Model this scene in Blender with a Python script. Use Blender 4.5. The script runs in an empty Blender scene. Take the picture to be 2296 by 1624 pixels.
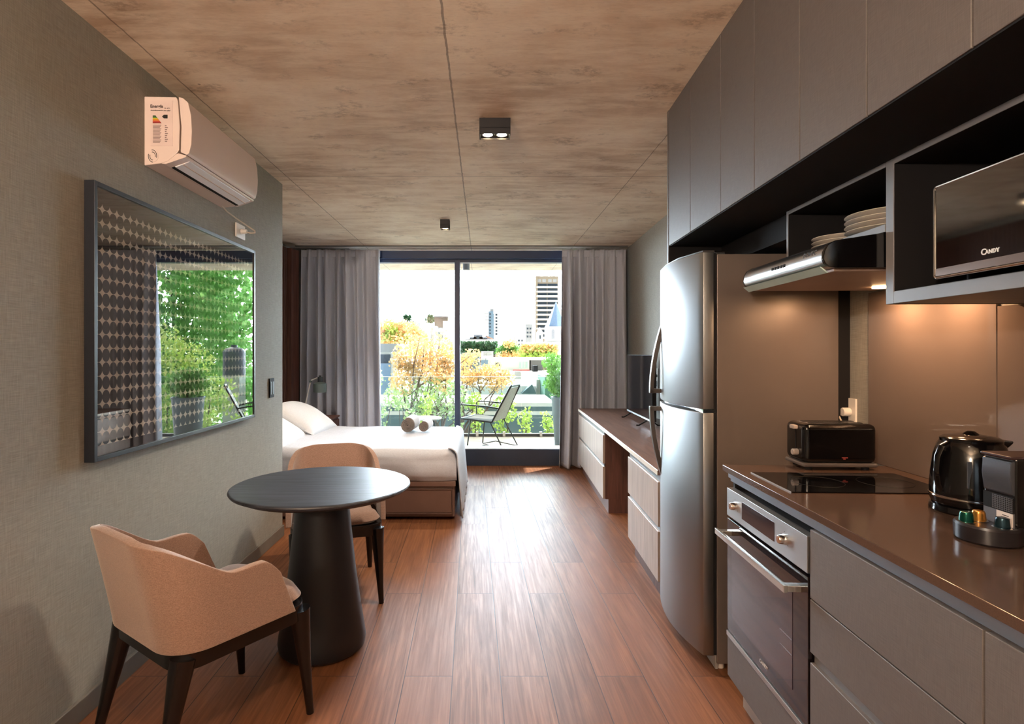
import bpy, bmesh, math, random
from mathutils import Vector, Matrix
random.seed(7)
PI = math.pi
scene = bpy.context.scene
COL = scene.collection
# ------------------------------------------------------------------ camera, light, exposure
F, VX, VY, H = 1265.0, 1085.0, 790.0, 1.356      # focal length (px of a 2296 wide frame), principal ray, eye height
cam_d = bpy.data.cameras.new('camera'); cam = bpy.data.objects.new('camera', cam_d); COL.objects.link(cam)
cam_d.sensor_width = 36; cam_d.sensor_fit = 'HORIZONTAL'; cam_d.lens = F / 2296 * 36
cam_d.shift_x = (1148 - VX) / 2296; cam_d.shift_y = -(812 - VY) / 2296
cam_d.clip_start = 0.05; cam_d.clip_end = 2000
cam.location = (0, 0, H); cam.rotation_euler = (PI / 2, 0, 0)
scene.camera = cam
scene.view_settings.view_transform = 'Standard'; scene.view_settings.look = 'None'
scene.view_settings.gamma = 1; scene.view_settings.use_curve_mapping = False
scene.view_settings.exposure = 2.25
world = bpy.data.worlds.new('world'); scene.world = world; world.use_nodes = True
wn = world.node_tree; bg = wn.nodes['Background']
# hazy bright sky: strongest low in the direction the window looks, dimmer overhead and behind
SKY = (0.76, 0.87, 1.0, 1); SKY_FRONT, SKY_BASE = 12.0, 0.30
bg.inputs[0].default_value = SKY
_tc = wn.nodes.new('ShaderNodeTexCoord'); _sp = wn.nodes.new('ShaderNodeSeparateXYZ'); wn.links.new(_tc.outputs['Generated'], _sp.inputs[0])
def _mr(src, a, b, c, d):
    r = wn.nodes.new('ShaderNodeMapRange'); r.interpolation_type = 'SMOOTHSTEP'
    for i, v in enumerate((a, b, c, d)): r.inputs[i + 1].default_value = v
    wn.links.new(src, r.inputs[0]); return r.outputs[0]
_m = wn.nodes.new('ShaderNodeMath'); _m.operation = 'MULTIPLY'
wn.links.new(_mr(_sp.outputs[1], .35, .85, 0, 1), _m.inputs[0]); wn.links.new(_mr(_sp.outputs[2], .62, .15, 0, 1), _m.inputs[1])
wn.links.new(_mr(_m.outputs[0], 0, 1, SKY_BASE, SKY_FRONT), bg.inputs[1])
sun_d = bpy.data.lights.new('sun', 'SUN'); sun = bpy.data.objects.new('sun', sun_d); COL.objects.link(sun)
sun_d.energy = 3.6; sun_d.color = (1, .95, .88); sun_d.angle = math.radians(1.0)
sun.rotation_euler = Vector((-0.50, -0.44, -0.80)).to_track_quat('-Z', 'Y').to_euler()
sun.location = (12, 25, 30)

# ------------------------------------------------------------------ helpers
def S(r, g, b):
    f = lambda c: (c / 255 / 12.92) if c / 255 <= .04045 else ((c / 255 + .055) / 1.055) ** 2.4
    return (f(r), f(g), f(b), 1)
def at(x, y, D):
    return Vector(((x - VX) / F * D, D, H - (y - VY) * D / F))
class N:
    def __init__(s, name):
        s.m = bpy.data.materials.new(name); s.m.use_nodes = True
        s.t = s.m.node_tree; s.p = s.t.nodes['Principled BSDF']; s.out = s.t.nodes['Material Output']
    def n(s, typ, **kw):
        nd = s.t.nodes.new(typ)
        for k, v in kw.items(): setattr(nd, k, v)
        return nd
    def l(s, a, b): s.t.links.new(a, b)
    def math(s, op, a, b=None, c=None, clamp=False):
        nd = s.n('ShaderNodeMath', operation=op); nd.use_clamp = clamp
        for i, v in enumerate((a, b, c)):
            if v is None: continue
            if isinstance(v, (int, float)): nd.inputs[i].default_value = v
            else: s.l(v, nd.inputs[i])
        return nd.outputs[0]
    def mix(s, fac, a, b, mode='MIX'):
        nd = s.n('ShaderNodeMix', data_type='RGBA', blend_type=mode)
        for i, v in ((0, fac), (6, a), (7, b)):
            if isinstance(v, (int, float)): nd.inputs[i].default_value = v
            elif isinstance(v, tuple): nd.inputs[i].default_value = v
            else: s.l(v, nd.inputs[i])
        return nd.outputs[2]
    def coord(s, scale=(1, 1, 1), rot=(0, 0, 0), loc=(0, 0, 0), kind='Object'):
        tc = s.n('ShaderNodeTexCoord'); mp = s.n('ShaderNodeMapping')
        mp.inputs['Scale'].default_value = scale; mp.inputs['Rotation'].default_value = rot; mp.inputs['Location'].default_value = loc
        s.l(tc.outputs[kind], mp.inputs[0]); return mp.outputs[0]
    def noise(s, vec, scale, detail=4, rough=.55, dist=0):
        nd = s.n('ShaderNodeTexNoise'); nd.inputs['Scale'].default_value = scale
        nd.inputs['Detail'].default_value = detail; nd.inputs['Roughness'].default_value = rough
        nd.inputs['Distortion'].default_value = dist
        s.l(vec, nd.inputs['Vector']); return nd.outputs['Fac']
    def ramp(s, v, stops):
        nd = s.n('ShaderNodeValToRGB'); e = nd.color_ramp.elements
        while len(e) < len(stops): e.new(.5)
        for i, (p, c) in enumerate(stops):
            e[i].position = p; e[i].color = c if len(c) == 4 else (*c, 1)
        s.l(v, nd.inputs[0]); return nd.outputs[0]
    def bump(s, h, strength=.3, dist=.002):
        nd = s.n('ShaderNodeBump'); nd.inputs['Strength'].default_value = strength; nd.inputs['Distance'].default_value = dist
        s.l(h, nd.inputs['Height']); s.l(nd.outputs[0], s.p.inputs['Normal'])
    def set(s, **kw):
        for k, v in kw.items():
            i = s.p.inputs[k.replace('_', ' ')]
            if isinstance(v, (int, float, tuple)): i.default_value = v
            else: s.l(v, i)
        return s
MATS = {}
def mat(name, col, rough=.5, metal=0, var=0.08, nscale=6, bump=0, stretch=(1, 1, 1), spec=.5, **kw):
    """plain surface with a little procedural variation"""
    if name in MATS: return MATS[name]
    m = N(name); v = m.coord(stretch)
    nz = m.noise(v, nscale)
    c0 = tuple(x * (1 - var) for x in col[:3]) + (1,); c1 = tuple(min(1, x * (1 + var)) for x in col[:3]) + (1,)
    m.set(Base_Color=m.ramp(nz, [(.3, c0), (.7, c1)]), Roughness=rough, Metallic=metal)
    m.p.inputs['Specular IOR Level'].default_value = spec
    if bump: m.bump(nz, bump, .001)
    m.set(**kw)
    MATS[name] = m.m; return m.m
def glass_mat(name, tint=(1, 1, 1, 1), refl=1.0, rough=0.0, ior=1.5):
    m = N(name); m.t.nodes.remove(m.p)
    tr = m.n('ShaderNodeBsdfTransparent'); tr.inputs[0].default_value = tint
    gl = m.n('ShaderNodeBsdfGlossy'); gl.inputs['Roughness'].default_value = rough
    fr = m.n('ShaderNodeFresnel'); fr.inputs[0].default_value = ior
    mx = m.n('ShaderNodeMixShader')
    ge = m.n('ShaderNodeNewGeometry')                                    # reflect at the outer faces only
    m.l(m.math('MULTIPLY', m.math('MULTIPLY', fr.outputs[0], refl, clamp=True), m.math('SUBTRACT', 1, ge.outputs['Backfacing'])), mx.inputs[0]); m.l(tr.outputs[0], mx.inputs[1]); m.l(gl.outputs[0], mx.inputs[2])
    m.l(mx.outputs[0], m.out.inputs[0]); MATS[name] = m.m; return m.m
def emit_mat(name, col, strength):
    m = N(name); m.set(Base_Color=col, Emission_Color=col, Emission_Strength=strength); MATS[name] = m.m; return m.m

class MB:
    """collects shapes into one mesh"""
    def __init__(s): s.bm = bmesh.new()
    def _merge(s, b, M=None):
        if M is not None: b.transform(M)
        me = bpy.data.meshes.new('tmp'); b.to_mesh(me); b.free(); s.bm.from_mesh(me); bpy.data.meshes.remove(me); return s
    def box(s, x0, x1, y0, y1, z0, z1, bev=0, seg=2, M=None):
        b = bmesh.new(); bmesh.ops.create_cube(b, size=1)
        bmesh.ops.scale(b, vec=(abs(x1 - x0), abs(y1 - y0), abs(z1 - z0)), verts=b.verts)
        bmesh.ops.translate(b, vec=((x0 + x1) / 2, (y0 + y1) / 2, (z0 + z1) / 2), verts=b.verts)
        if bev: bmesh.ops.bevel(b, geom=b.edges[:], offset=bev, segments=seg, affect='EDGES', profile=.5)
        return s._merge(b, M)
    def cyl(s, c, r, h, axis='z', r2=None, n=32, bev=0, M=None):
        b = bmesh.new(); bmesh.ops.create_cone(b, cap_ends=True, segments=n, radius1=r, radius2=r if r2 is None else r2, depth=h)
        if bev:
            es = [e for e in b.edges if abs(e.verts[0].co.z - e.verts[1].co.z) < 1e-6]
            bmesh.ops.bevel(b, geom=es, offset=bev, segments=3, affect='EDGES', profile=.5)
        R = {'z': Matrix(), 'x': Matrix.Rotation(PI / 2, 4, 'Y'), 'y': Matrix.Rotation(-PI / 2, 4, 'X')}[axis]
        b.transform(Matrix.Translation(c) @ R); return s._merge(b, M)
    def lathe(s, prof, c=(0, 0, 0), n=48, sx=1, sy=1, M=None):
        b = bmesh.new(); rings = []
        for r, z in prof:
            if r < 1e-6: rings.append([b.verts.new((c[0], c[1], c[2] + z))])
            else: rings.append([b.verts.new((c[0] + sx * r * math.cos(2 * PI * i / n), c[1] + sy * r * math.sin(2 * PI * i / n), c[2] + z)) for i in range(n)])
        for a, d in zip(rings, rings[1:]):
            for i in range(n):
                j = (i + 1) % n
                if len(a) == 1 and len(d) == 1: continue
                if len(a) == 1: b.faces.new((a[0], d[j], d[i]))
                elif len(d) == 1: b.faces.new((a[i], a[j], d[0]))
                else: b.faces.new((a[i], a[j], d[j], d[i]))
        bmesh.ops.recalc_face_normals(b, faces=b.faces[:])
        return s._merge(b, M)
    def prism(s, pts, axis, a, b_, bev=0, M=None):
        """polygon extruded along axis; pts are the two other coordinates in order x,y,z"""
        def P(p, t): return {'x': (t, p[0], p[1]), 'y': (p[0], t, p[1]), 'z': (p[0], p[1], t)}[axis]
        b = bmesh.new(); A = [b.verts.new(P(p, a)) for p in pts]; B = [b.verts.new(P(p, b_)) for p in pts]
        b.faces.new(A); b.faces.new(B[::-1]); n = len(pts)
        for i in range(n): b.faces.new((A[i], B[i], B[(i + 1) % n], A[(i + 1) % n]))
        bmesh.ops.recalc_face_normals(b, faces=b.faces[:])
        if bev:
            bmesh.ops.bevel(b, geom=[e for e in b.edges if e.is_manifold and e.calc_face_angle(0) > .6], offset=bev, segments=2, affect='EDGES', profile=.5)
        return s._merge(b, M)
    def tube(s, pts, r, n=10, cap=True, closed=False, M=None, flat=None):
        pts = [Vector(p) for p in pts]; k = len(pts); b = bmesh.new(); rings = []
        rs = r if isinstance(r, (list, tuple)) else [r] * k
        up = Vector((0, 0, 1)); prev = None
        for i, p in enumerate(pts):
            if closed: t = pts[(i + 1) % k] - pts[i - 1]
            else: t = (pts[min(i + 1, k - 1)] - pts[max(i - 1, 0)])
            t.normalize()
            if prev is None:
                a = t.cross(up)
                if a.length < 1e-3: a = t.cross(Vector((0, 1, 0)))
            else: a = prev - t * prev.dot(t)
            a.normalize(); prev = a; c = t.cross(a)
            fx, fy = flat or (1, 1)
            rings.append([b.verts.new(p + a * (fx * rs[i] * math.cos(2 * PI * j / n)) + c * (fy * rs[i] * math.sin(2 * PI * j / n))) for j in range(n)])
        seq = list(zip(rings, rings[1:])) + ([(rings[-1], rings[0])] if closed else [])
        for A, B in seq:
            for j in range(n): b.faces.new((A[j], A[(j + 1) % n], B[(j + 1) % n], B[j]))
        if cap and not closed: b.faces.new(rings[0][::-1]); b.faces.new(rings[-1])
        bmesh.ops.recalc_face_normals(b, faces=b.faces[:])
        return s._merge(b, M)
    def grid(s, fn, nu, nv, M=None, wrap=False):
        b = bmesh.new(); V = [[b.verts.new(fn(i / nu, j / nv)) for j in range(nv + 1)] for i in range(nu + (0 if wrap else 1))]
        for i in range(nu):
            for j in range(nv):
                i2 = (i + 1) % nu if wrap else i + 1
                b.faces.new((V[i][j], V[i2][j], V[i2][j + 1], V[i][j + 1]))
        return s._merge(b, M)
    def sph(s, c, r, sc=(1, 1, 1), sub=3, M=None):
        b = bmesh.new(); bmesh.ops.create_icosphere(b, subdivisions=sub, radius=r)
        bmesh.ops.scale(b, vec=sc, verts=b.verts); bmesh.ops.translate(b, vec=c, verts=b.verts); return s._merge(b, M)
    def leaves(s, pts, size, up=.3):
        for p in pts:
            L = size * random.uniform(.6, 1.3); d = Vector((random.gauss(0, 1), random.gauss(0, 1), random.gauss(0, 1) + up)).normalized()
            w = d.cross(Vector((random.gauss(0, 1), random.gauss(0, 1), random.gauss(0, 1)))).normalized() * L * .42
            p = Vector(p); v = [s.bm.verts.new(q) for q in (p, p + d * L * .5 + w, p + d * L, p + d * L * .5 - w)]
            s.bm.faces.new(v)
        return s
    def text(s, body, size, M, extrude=.0004, bold=0):
        cu = bpy.data.curves.new('tx', 'FONT'); cu.body = body; cu.size = size; cu.extrude = extrude; cu.offset = bold
        cu.align_x = 'CENTER'; cu.align_y = 'CENTER'; cu.resolution_u = 3
        o = bpy.data.objects.new('tx', cu); COL.objects.link(o)
        bpy.context.view_layer.update()
        me = bpy.data.meshes.new_from_object(o.evaluated_get(bpy.context.evaluated_depsgraph_get()))
        bpy.data.objects.remove(o); bpy.data.curves.remove(cu); me.transform(M); s.bm.from_mesh(me); bpy.data.meshes.remove(me); return s

def link_mesh(name, mb, m, parent=None, smooth=28, off=(0, 0, 0)):
    me = bpy.data.meshes.new(name)
    if any(off): bmesh.ops.translate(mb.bm, vec=(-off[0], -off[1], -off[2]), verts=mb.bm.verts)
    mb.bm.to_mesh(me); mb.bm.free()
    for mm in (m if isinstance(m, (list, tuple)) else [m]): me.materials.append(mm)
    if smooth:
        me.shade_smooth(); me.set_sharp_from_angle(angle=math.radians(smooth))
    o = bpy.data.objects.new(name, me); COL.objects.link(o)
    if smooth == 28 and 6 < len(me.polygons) < 3000:
        wn_ = o.modifiers.new('flat_faces', 'WEIGHTED_NORMAL'); wn_.keep_sharp = True; wn_.weight = 100
    if parent is not None: o.parent = parent
    return o
KTH = math.atan(0.0395)                                          # the kitchen run stands a little askew of the room axis
def KW(u, v, z=0):
    c, s_ = math.cos(KTH), math.sin(KTH); return Vector((u * c + v * s_, -u * s_ + v * c, z))
class Thing:
    """an Empty at the base of a thing; parts are modelled in room (or kitchen frame) coordinates"""
    def __init__(s, name, label, cat, o=(0, 0, 0), group=None, frame='w', rz=0, local=False, kind=None):
        s.e = bpy.data.objects.new(name, None); COL.objects.link(s.e); s.e.empty_display_size = .1
        s.o = (0, 0, 0) if local else o
        if frame == 'k': s.e.location = KW(*o); s.e.rotation_euler = (0, 0, -KTH)
        else: s.e.location = o; s.e.rotation_euler = (0, 0, rz)
        s.e['label'] = label; s.e['category'] = cat
        if group: s.e['group'] = group
        if kind: s.e['kind'] = kind
    def part(s, name, mb, m, label=None, parent=None, smooth=28, kind=None):
        o = link_mesh(name, mb, m, parent or s.e, smooth, s.o)
        if label: o['label'] = label
        if kind: o['kind'] = kind
        return o
def single(name, mb, m, label, cat, group=None, smooth=28, kind=None, frame='w'):
    """a thing that is one mesh; its origin is put at the base of the mesh"""
    vs = [v.co for v in mb.bm.verts]
    c = Vector(((min(v.x for v in vs) + max(v.x for v in vs)) / 2, (min(v.y for v in vs) + max(v.y for v in vs)) / 2, min(v.z for v in vs)))
    o = link_mesh(name, mb, m, None, smooth, c)
    if frame == 'k': o.location = KW(*c); o.rotation_euler = (0, 0, -KTH)
    else: o.location = c
    if label: o['label'] = label
    if cat: o['category'] = cat
    if group: o['group'] = group
    if kind: o['kind'] = kind
    return o
def struct(name, mb, m, parent=None, smooth=0, frame='w', label=None):
    if parent is None: return single(name, mb, m, label, None, None, smooth, 'structure', frame)
    o = link_mesh(name, mb, m, parent, smooth, tuple(parent.location)); return o
def copy_thing(src, loc=None, rz=None, label=None):
    r = src.copy(); COL.objects.link(r)
    if loc is not None: r.location = loc
    if rz is not None: r.rotation_euler = (0, 0, rz)
    if label: r['label'] = label
    for ch in list(src.children):
        c = ch.copy(); COL.objects.link(c); c.parent = r
        for g in ch.children:
            d = g.copy(); COL.objects.link(d); d.parent = c
    return r
# text planes: facing -u (kitchen fronts) and facing the camera (-Y)
def TM_u(u, v, z): return Matrix(((0, 0, -1, u), (-1, 0, 0, v), (0, 1, 0, z), (0, 0, 0, 1)))
def TM_y(x, y, z): return Matrix(((1, 0, 0, x), (0, 0, -1, y), (0, 1, 0, z), (0, 0, 0, 1)))

# ------------------------------------------------------------------ materials
def m_floor():
    m = N('oak_planks'); tc = m.n('ShaderNodeTexCoord'); sp = m.n('ShaderNodeSeparateXYZ'); m.l(tc.outputs['Object'], sp.inputs[0])
    X, Y = sp.outputs[0], sp.outputs[1]
    ty = m.math('ADD', m.math('ADD', X, m.math('MULTIPLY', Y, .021)), 10 - .116 + FLOOR_C[0] + .021 * FLOOR_C[1])
    tx = m.math('ADD', Y, 10.35 + FLOOR_C[1])
    cb = m.n('ShaderNodeCombineXYZ'); m.l(tx, cb.inputs[0]); m.l(ty, cb.inputs[1])
    br = m.n('ShaderNodeTexBrick'); m.l(cb.outputs[0], br.inputs['Vector']); br.offset = .37; br.offset_frequency = 2; br.squash = 1
    for k, v in (('Scale', 1), ('Mortar Size', .0022), ('Mortar Smooth', .2), ('Bias', 0), ('Brick Width', 1.28), ('Row Height', .2)): br.inputs[k].default_value = v
    br.inputs['Color1'].default_value = (0, 0, 0, 1); br.inputs['Color2'].default_value = (1, 1, 1, 1); br.inputs['Mortar'].default_value = (.5, .5, .5, 1)
    cb2 = m.n('ShaderNodeCombineXYZ'); m.l(m.math('MULTIPLY', tx, 1.1), cb2.inputs[0]); m.l(m.math('MULTIPLY', ty, 30), cb2.inputs[1])
    m.l(m.math('MULTIPLY', m.n('ShaderNodeRGBToBW').outputs[0] if False else br.outputs['Color'], 9.0), cb2.inputs[2])
    g1 = m.noise(cb2.outputs[0], 2.2, 7, .62, .6)
    cb3 = m.n('ShaderNodeCombineXYZ'); m.l(m.math('MULTIPLY', tx, .9), cb3.inputs[0]); m.l(m.math('MULTIPLY', ty, 3.5), cb3.inputs[1]); m.l(br.outputs['Color'], cb3.inputs[2])
    g2 = m.noise(cb3.outputs[0], 2.0, 4, .5, .8)
    base = m.ramp(g1, [(.28, S(80, 49, 30)), (.5, S(118, 74, 46)), (.72, S(144, 95, 60))])
    base = m.mix(m.math('MULTIPLY', m.ramp(g2, [(.35, (0, 0, 0)), (.62, (1, 1, 1))]), .45), base, S(80, 46, 29))
    base = m.mix(m.math('MULTIPLY', br.outputs['Color'], .35), base, S(150, 96, 64))
    base = m.mix(m.math('MULTIPLY', br.outputs['Fac'], .8), base, S(48, 28, 20))
    m.set(Base_Color=base, Roughness=m.ramp(g1, [(.3, (.56,) * 3), (.7, (.45,) * 3)]))
    m.p.inputs['Specular IOR Level'].default_value = .26
    hh = m.math('SUBTRACT', m.math('MULTIPLY', g1, .35), br.outputs['Fac'])
    m.bump(hh, .35, .0018); return m.m
def m_ceiling():
    m = N('raw_concrete'); tc = m.n('ShaderNodeTexCoord'); sp = m.n('ShaderNodeSeparateXYZ')
    mp0 = m.n('ShaderNodeMapping'); mp0.inputs['Location'].default_value = (CEIL_C[0], CEIL_C[1], 0)
    m.l(tc.outputs['Object'], mp0.inputs[0]); m.l(mp0.outputs[0], sp.inputs[0]); P = mp0.outputs[0]
    def mp(sc, loc=(0, 0, 0)):
        k = m.n('ShaderNodeMapping'); k.inputs['Scale'].default_value = sc; k.inputs['Location'].default_value = loc; m.l(P, k.inputs[0]); return k.outputs[0]
    big = m.noise(mp((1, 1, 1)), 1.1, 6, .6, .3); streak = m.noise(mp((1.6, 7, 1)), 1.5, 8, .68, .3); fine = m.noise(mp((3, 12, 1)), 9, 5, .7)
    c = m.ramp(big, [(.32, S(178, 152, 128)), (.5, S(216, 194, 170)), (.66, S(240, 226, 206))])
    c = m.mix(m.math('MULTIPLY', m.ramp(streak, [(.42, (0, 0, 0)), (.60, (1, 1, 1))]), .55), c, S(244, 232, 212))
    c = m.mix(m.math('MULTIPLY', m.ramp(fine, [(.30, (1, 1, 1)), (.5, (0, 0, 0))]), .16), c, S(120, 96, 76))
    # darker worn stains
    st = m.noise(mp((2.0, 3.2, 1), (3.1, 1.7, 0)), 1.6, 8, .68, .2)
    st2 = m.noise(mp((9, 14, 1)), 3, 5, .7)
    msk = m.math('MULTIPLY', m.ramp(st, [(.55, (0, 0, 0)), (.63, (1, 1, 1))]), m.ramp(st2, [(.42, (0, 0, 0)), (.55, (1, 1, 1))]))
    c = m.mix(m.math('MULTIPLY', msk, .45), c, S(122, 98, 78))
    pt = m.n('ShaderNodeTexVoronoi'); pt.inputs['Scale'].default_value = 5.5; m.l(P, pt.inputs['Vector'])
    pit = m.math('LESS_THAN', pt.outputs['Distance'], .035)
    w = m.noise(mp((6, 6, 1)), 2, 4); wob = m.math('MULTIPLY', m.math('SUBTRACT', w, .5), .012)
    tot = None
    for i, ax, p, e in ((0, 0, -1.17, .0035), (1, 0, .073, .0045), (2, 0, 1.275, .003), (3, 1, 3.867, .004), (4, 1, 6.31, .003), (5, 1, 1.42, .003), (6, 0, 2.5, .003), (7, 0, -2.4, .003)):
        cm = m.math('COMPARE', m.math('ADD', sp.outputs[ax], wob), p, e); tot = cm if tot is None else m.math('MAXIMUM', tot, cm)
    tot = m.math('MAXIMUM', tot, m.math('MULTIPLY', pit, m.math('GREATER_THAN', st, .5)))
    c = m.mix(m.math('MULTIPLY', tot, .6), c, S(74, 54, 42))
    m.set(Base_Color=c, Roughness=.62); m.bump(m.math('SUBTRACT', m.math('MULTIPLY', fine, .35), tot), .4, .003); return m.m
def m_linen(name, c0, c1, sc=1.0, rough=.8, axes='yz', bump=.25):
    """fine woven wall covering / laminate"""
    m = N(name)
    a = m.noise(m.coord({'yz': (1, 7, 190), 'xz': (7, 1, 190)}[axes]), 2.2 * sc, 3, .6)
    b = m.noise(m.coord({'yz': (1, 190, 7), 'xz': (190, 1, 7)}[axes]), 2.2 * sc, 3, .6)
    k = m.math('MULTIPLY', m.math('ADD', a, b), .5)
    big = m.noise(m.coord((1, 1, 1)), 1.5, 4)
    c = m.ramp(k, [(.38, c0), (.62, c1)]); c = m.mix(m.math('MULTIPLY', big, .25), c, c0)
    m.set(Base_Color=c, Roughness=rough); m.p.inputs['Specular IOR Level'].default_value = .3
    m.bump(k, bump, .0015); return m.m
def m_fabric(name, c0, c1, sc=1.0, rough=.9, sheen=.3, bump=.3):
    m = N(name); a = m.noise(m.coord((1, 1, 8)), 130 * sc, 3, .6); b = m.noise(m.coord((1, 1, 1)), 420 * sc, 2, .6)
    k = m.math('MULTIPLY', m.math('ADD', a, b), .5); m.set(Base_Color=m.ramp(k, [(.38, c0), (.62, c1)]), Roughness=rough, Sheen_Weight=sheen)
    m.bump(k, bump, .001); return m.m
def m_wood(name, c0, c1, along='z', sc=1.0, rough=.5, bump=.15):
    m = N(name); st = {'x': (1, 14, 14), 'y': (14, 1, 14), 'z': (14, 14, 1)}[along]
    g = m.noise(m.coord(st), 2.4 * sc, 6, .62, .5); m.set(Base_Color=m.ramp(g, [(.32, c0), (.68, c1)]), Roughness=rough); m.bump(g, bump, .0012); return m.m
def m_brushed(name, c, rough=.28, along='y'):
    m = N(name); st = {'y': (200, 1, 200), 'z': (200, 200, 1), 'v': (4, 4, 300)}[along]
    g = m.noise(m.coord((3, 3, 3)), 1.0, 2); m.set(Base_Color=c, Metallic=1.0, Roughness=m.ramp(g, [(.3, (rough * .97,) * 3), (.7, (rough * 1.03,) * 3)])); return m.m
FLOOR_C = (0, 0); CEIL_C = (0, 0)
M_FLOOR = m_floor(); M_CEIL = m_ceiling()
M_WALL = m_linen('linen_wallpaper', S(136, 133, 125), S(164, 160, 150), 1.0)
M_WALLX = m_linen('linen_wallpaper_cross', S(136, 133, 125), S(164, 160, 150), 1.0, axes='xz')
M_DOOR = m_linen('linen_laminate', S(86, 81, 79), S(102, 96, 94), 1.6, rough=.5, bump=.08)
M_BLACK = mat('black_laminate', S(20, 19, 21), .8, spec=.25)
M_BLACKGLOSS = mat('gloss_black_plastic', S(10, 9, 10), .12, var=.03)
M_CHROME = mat('chrome', (.8, .8, .8, 1), .12, 1, var=.02)
M_STEEL = m_brushed('brushed_steel', (.62, .61, .60, 1), .30, 'v')
M_STEELH = m_brushed('brushed_steel_hood', (.60, .61, .63, 1), .26, 'y')
M_FRAMEBLUE = mat('dark_anodised_frame', S(36, 56, 90), .4, var=.05)
M_WHITEPL = mat('white_plastic', S(226, 220, 212), .35, var=.02)
M_WALNUT = m_wood('dark_walnut', S(66, 40, 34), S(104, 66, 54), 'z')
M_GLASS = glass_mat('window_glass', (.97, .99, .98, 1), 1.0)
M_PAINTW = mat('pale_skirting', S(150, 142, 132), .5)

# ------------------------------------------------------------------ the room
def B(*a, **k): return MB().box(*a, **k)
struct('floor', B(-2.4, 1.9, -1.8, 6.74, -.12, 0), M_FLOOR)
struct('ceiling', B(-2.4, 1.95, -1.8, 6.95, 2.6, 2.85), M_CEIL)
struct('wall_left', B(-1.613, -1.493, -1.7, 4.18, 0, 2.6), M_WALL)
struct('wall_alcove', B(-2.4, -1.613, 4.06, 4.18, 0, 2.6), M_WALLX)
struct('wall_bedroom', B(-2.42, -2.30, 4.18, 6.95, 0, 2.6), M_WALL)
struct('wall_back', B(-1.613, 1.6, -1.82, -1.7, 0, 2.6), M_WALLX)
struct('wall_right', B(1.45, 1.6, -1.9, 7.05, 0, 2.6), M_WALL, frame='k')
M_OWALL = mat('window_side_plaster', S(120, 116, 110), .8)
struct('wall_window_left', B(-2.30, -1.62, 6.76, 6.95, 0, 2.6), M_OWALL)
struct('wall_window_right', B(1.22, 1.9, 6.76, 6.95, 0, 2.6), M_OWALL)
struct('baseboard_left', B(-1.493, -1.478, -1.7, 4.18, 0, .078, bev=.003), mat('grey_skirting', S(112, 106, 98), .5))
struct('baseboard_right', B(1.435, 1.449, 3.75, 4.8, 0, .078, bev=.003), MATS['grey_skirting'], frame='k')
# sliding window: head beam, threshold, jambs, mullion, panes
w = struct('window_1', B(-1.64, 1.24, 6.74, 6.90, 2.475, 2.572, bev=.004).box(-1.64, 1.24, 6.80, 6.90, 2.44, 2.475, bev=.003), M_FRAMEBLUE)
def wpart(n, mb, m): return link_mesh(n, mb, m, w, 28, tuple(w.location))
wpart('threshold', B(-1.64, 1.24, 6.73, 6.93, 0, .197, bev=.004), mat('dark_threshold', S(44, 54, 70), .45))
wpart('threshold_plate', B(-1.62, 1.22, 6.745, 6.96, .197, .203, bev=.001), mat('pale_aluminium', S(205, 205, 205), .45))
wpart('mullion', B(-.352, -.288, 6.765, 6.83, .2, 2.46, bev=.004).box(-.300, -.285, 6.83, 6.87, .2, 2.45), M_FRAMEBLUE)
for a, b in ((-1.64, -1.585), (1.18, 1.24)): wpart('jamb', B(a, b, 6.77, 6.90, .2, 2.475, bev=.003), M_FRAMEBLUE)
wpart('pane', B(-1.585, -.34, 6.845, 6.853, .2, 2.475), M_GLASS); wpart('pane', B(-.30, 1.18, 6.795, 6.803, .2, 2.475), M_GLASS)
# balcony
M_BALC = mat('balcony_tile', S(116, 104, 94), .6, nscale=3)
M_SLABW = mat('pale_concrete', S(196, 190, 178), .8, nscale=2)
struct('trim_1', B(-2.6, 2.1, 6.95, 8.58, 2.6, 2.85), M_CEIL)                              # balcony soffit
struct('trim_2', B(-2.6, 2.1, 6.93, 8.50, -.15, .10), M_BALC)                               # balcony slab
struct('trim_3', B(-2.6, 2.1, 8.40, 8.50, .10, .14, bev=.004), mat('dark_kerb', S(80, 78, 76), .6))
rail = Thing('glass_railing', 'frameless clear glass railing along the outer edge of the balcony', 'railing', (-.3, 8.42, .14))
M_GREENGL = glass_mat('railing_glass', (.93, .98, .96, 1), 1.2)
for a, b in ((-2.5, -1.395), (-1.385, .555), (.565, 2.02)):
    rail.part('glass_panel', B(a, b, 8.414, 8.428, .13, .985), M_GREENGL)
    rail.part('top_edge', B(a, b, 8.410, 8.432, .985, .992), mat('pale_glass_edge', S(205, 228, 220), .2))
for x in (-2.2, -1.7, -1.1, -.1, .3, .85, 1.6): rail.part('clamp', B(x - .02, x + .02, 8.395, 8.445, .10, .17, bev=.004), M_CHROME)

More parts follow.
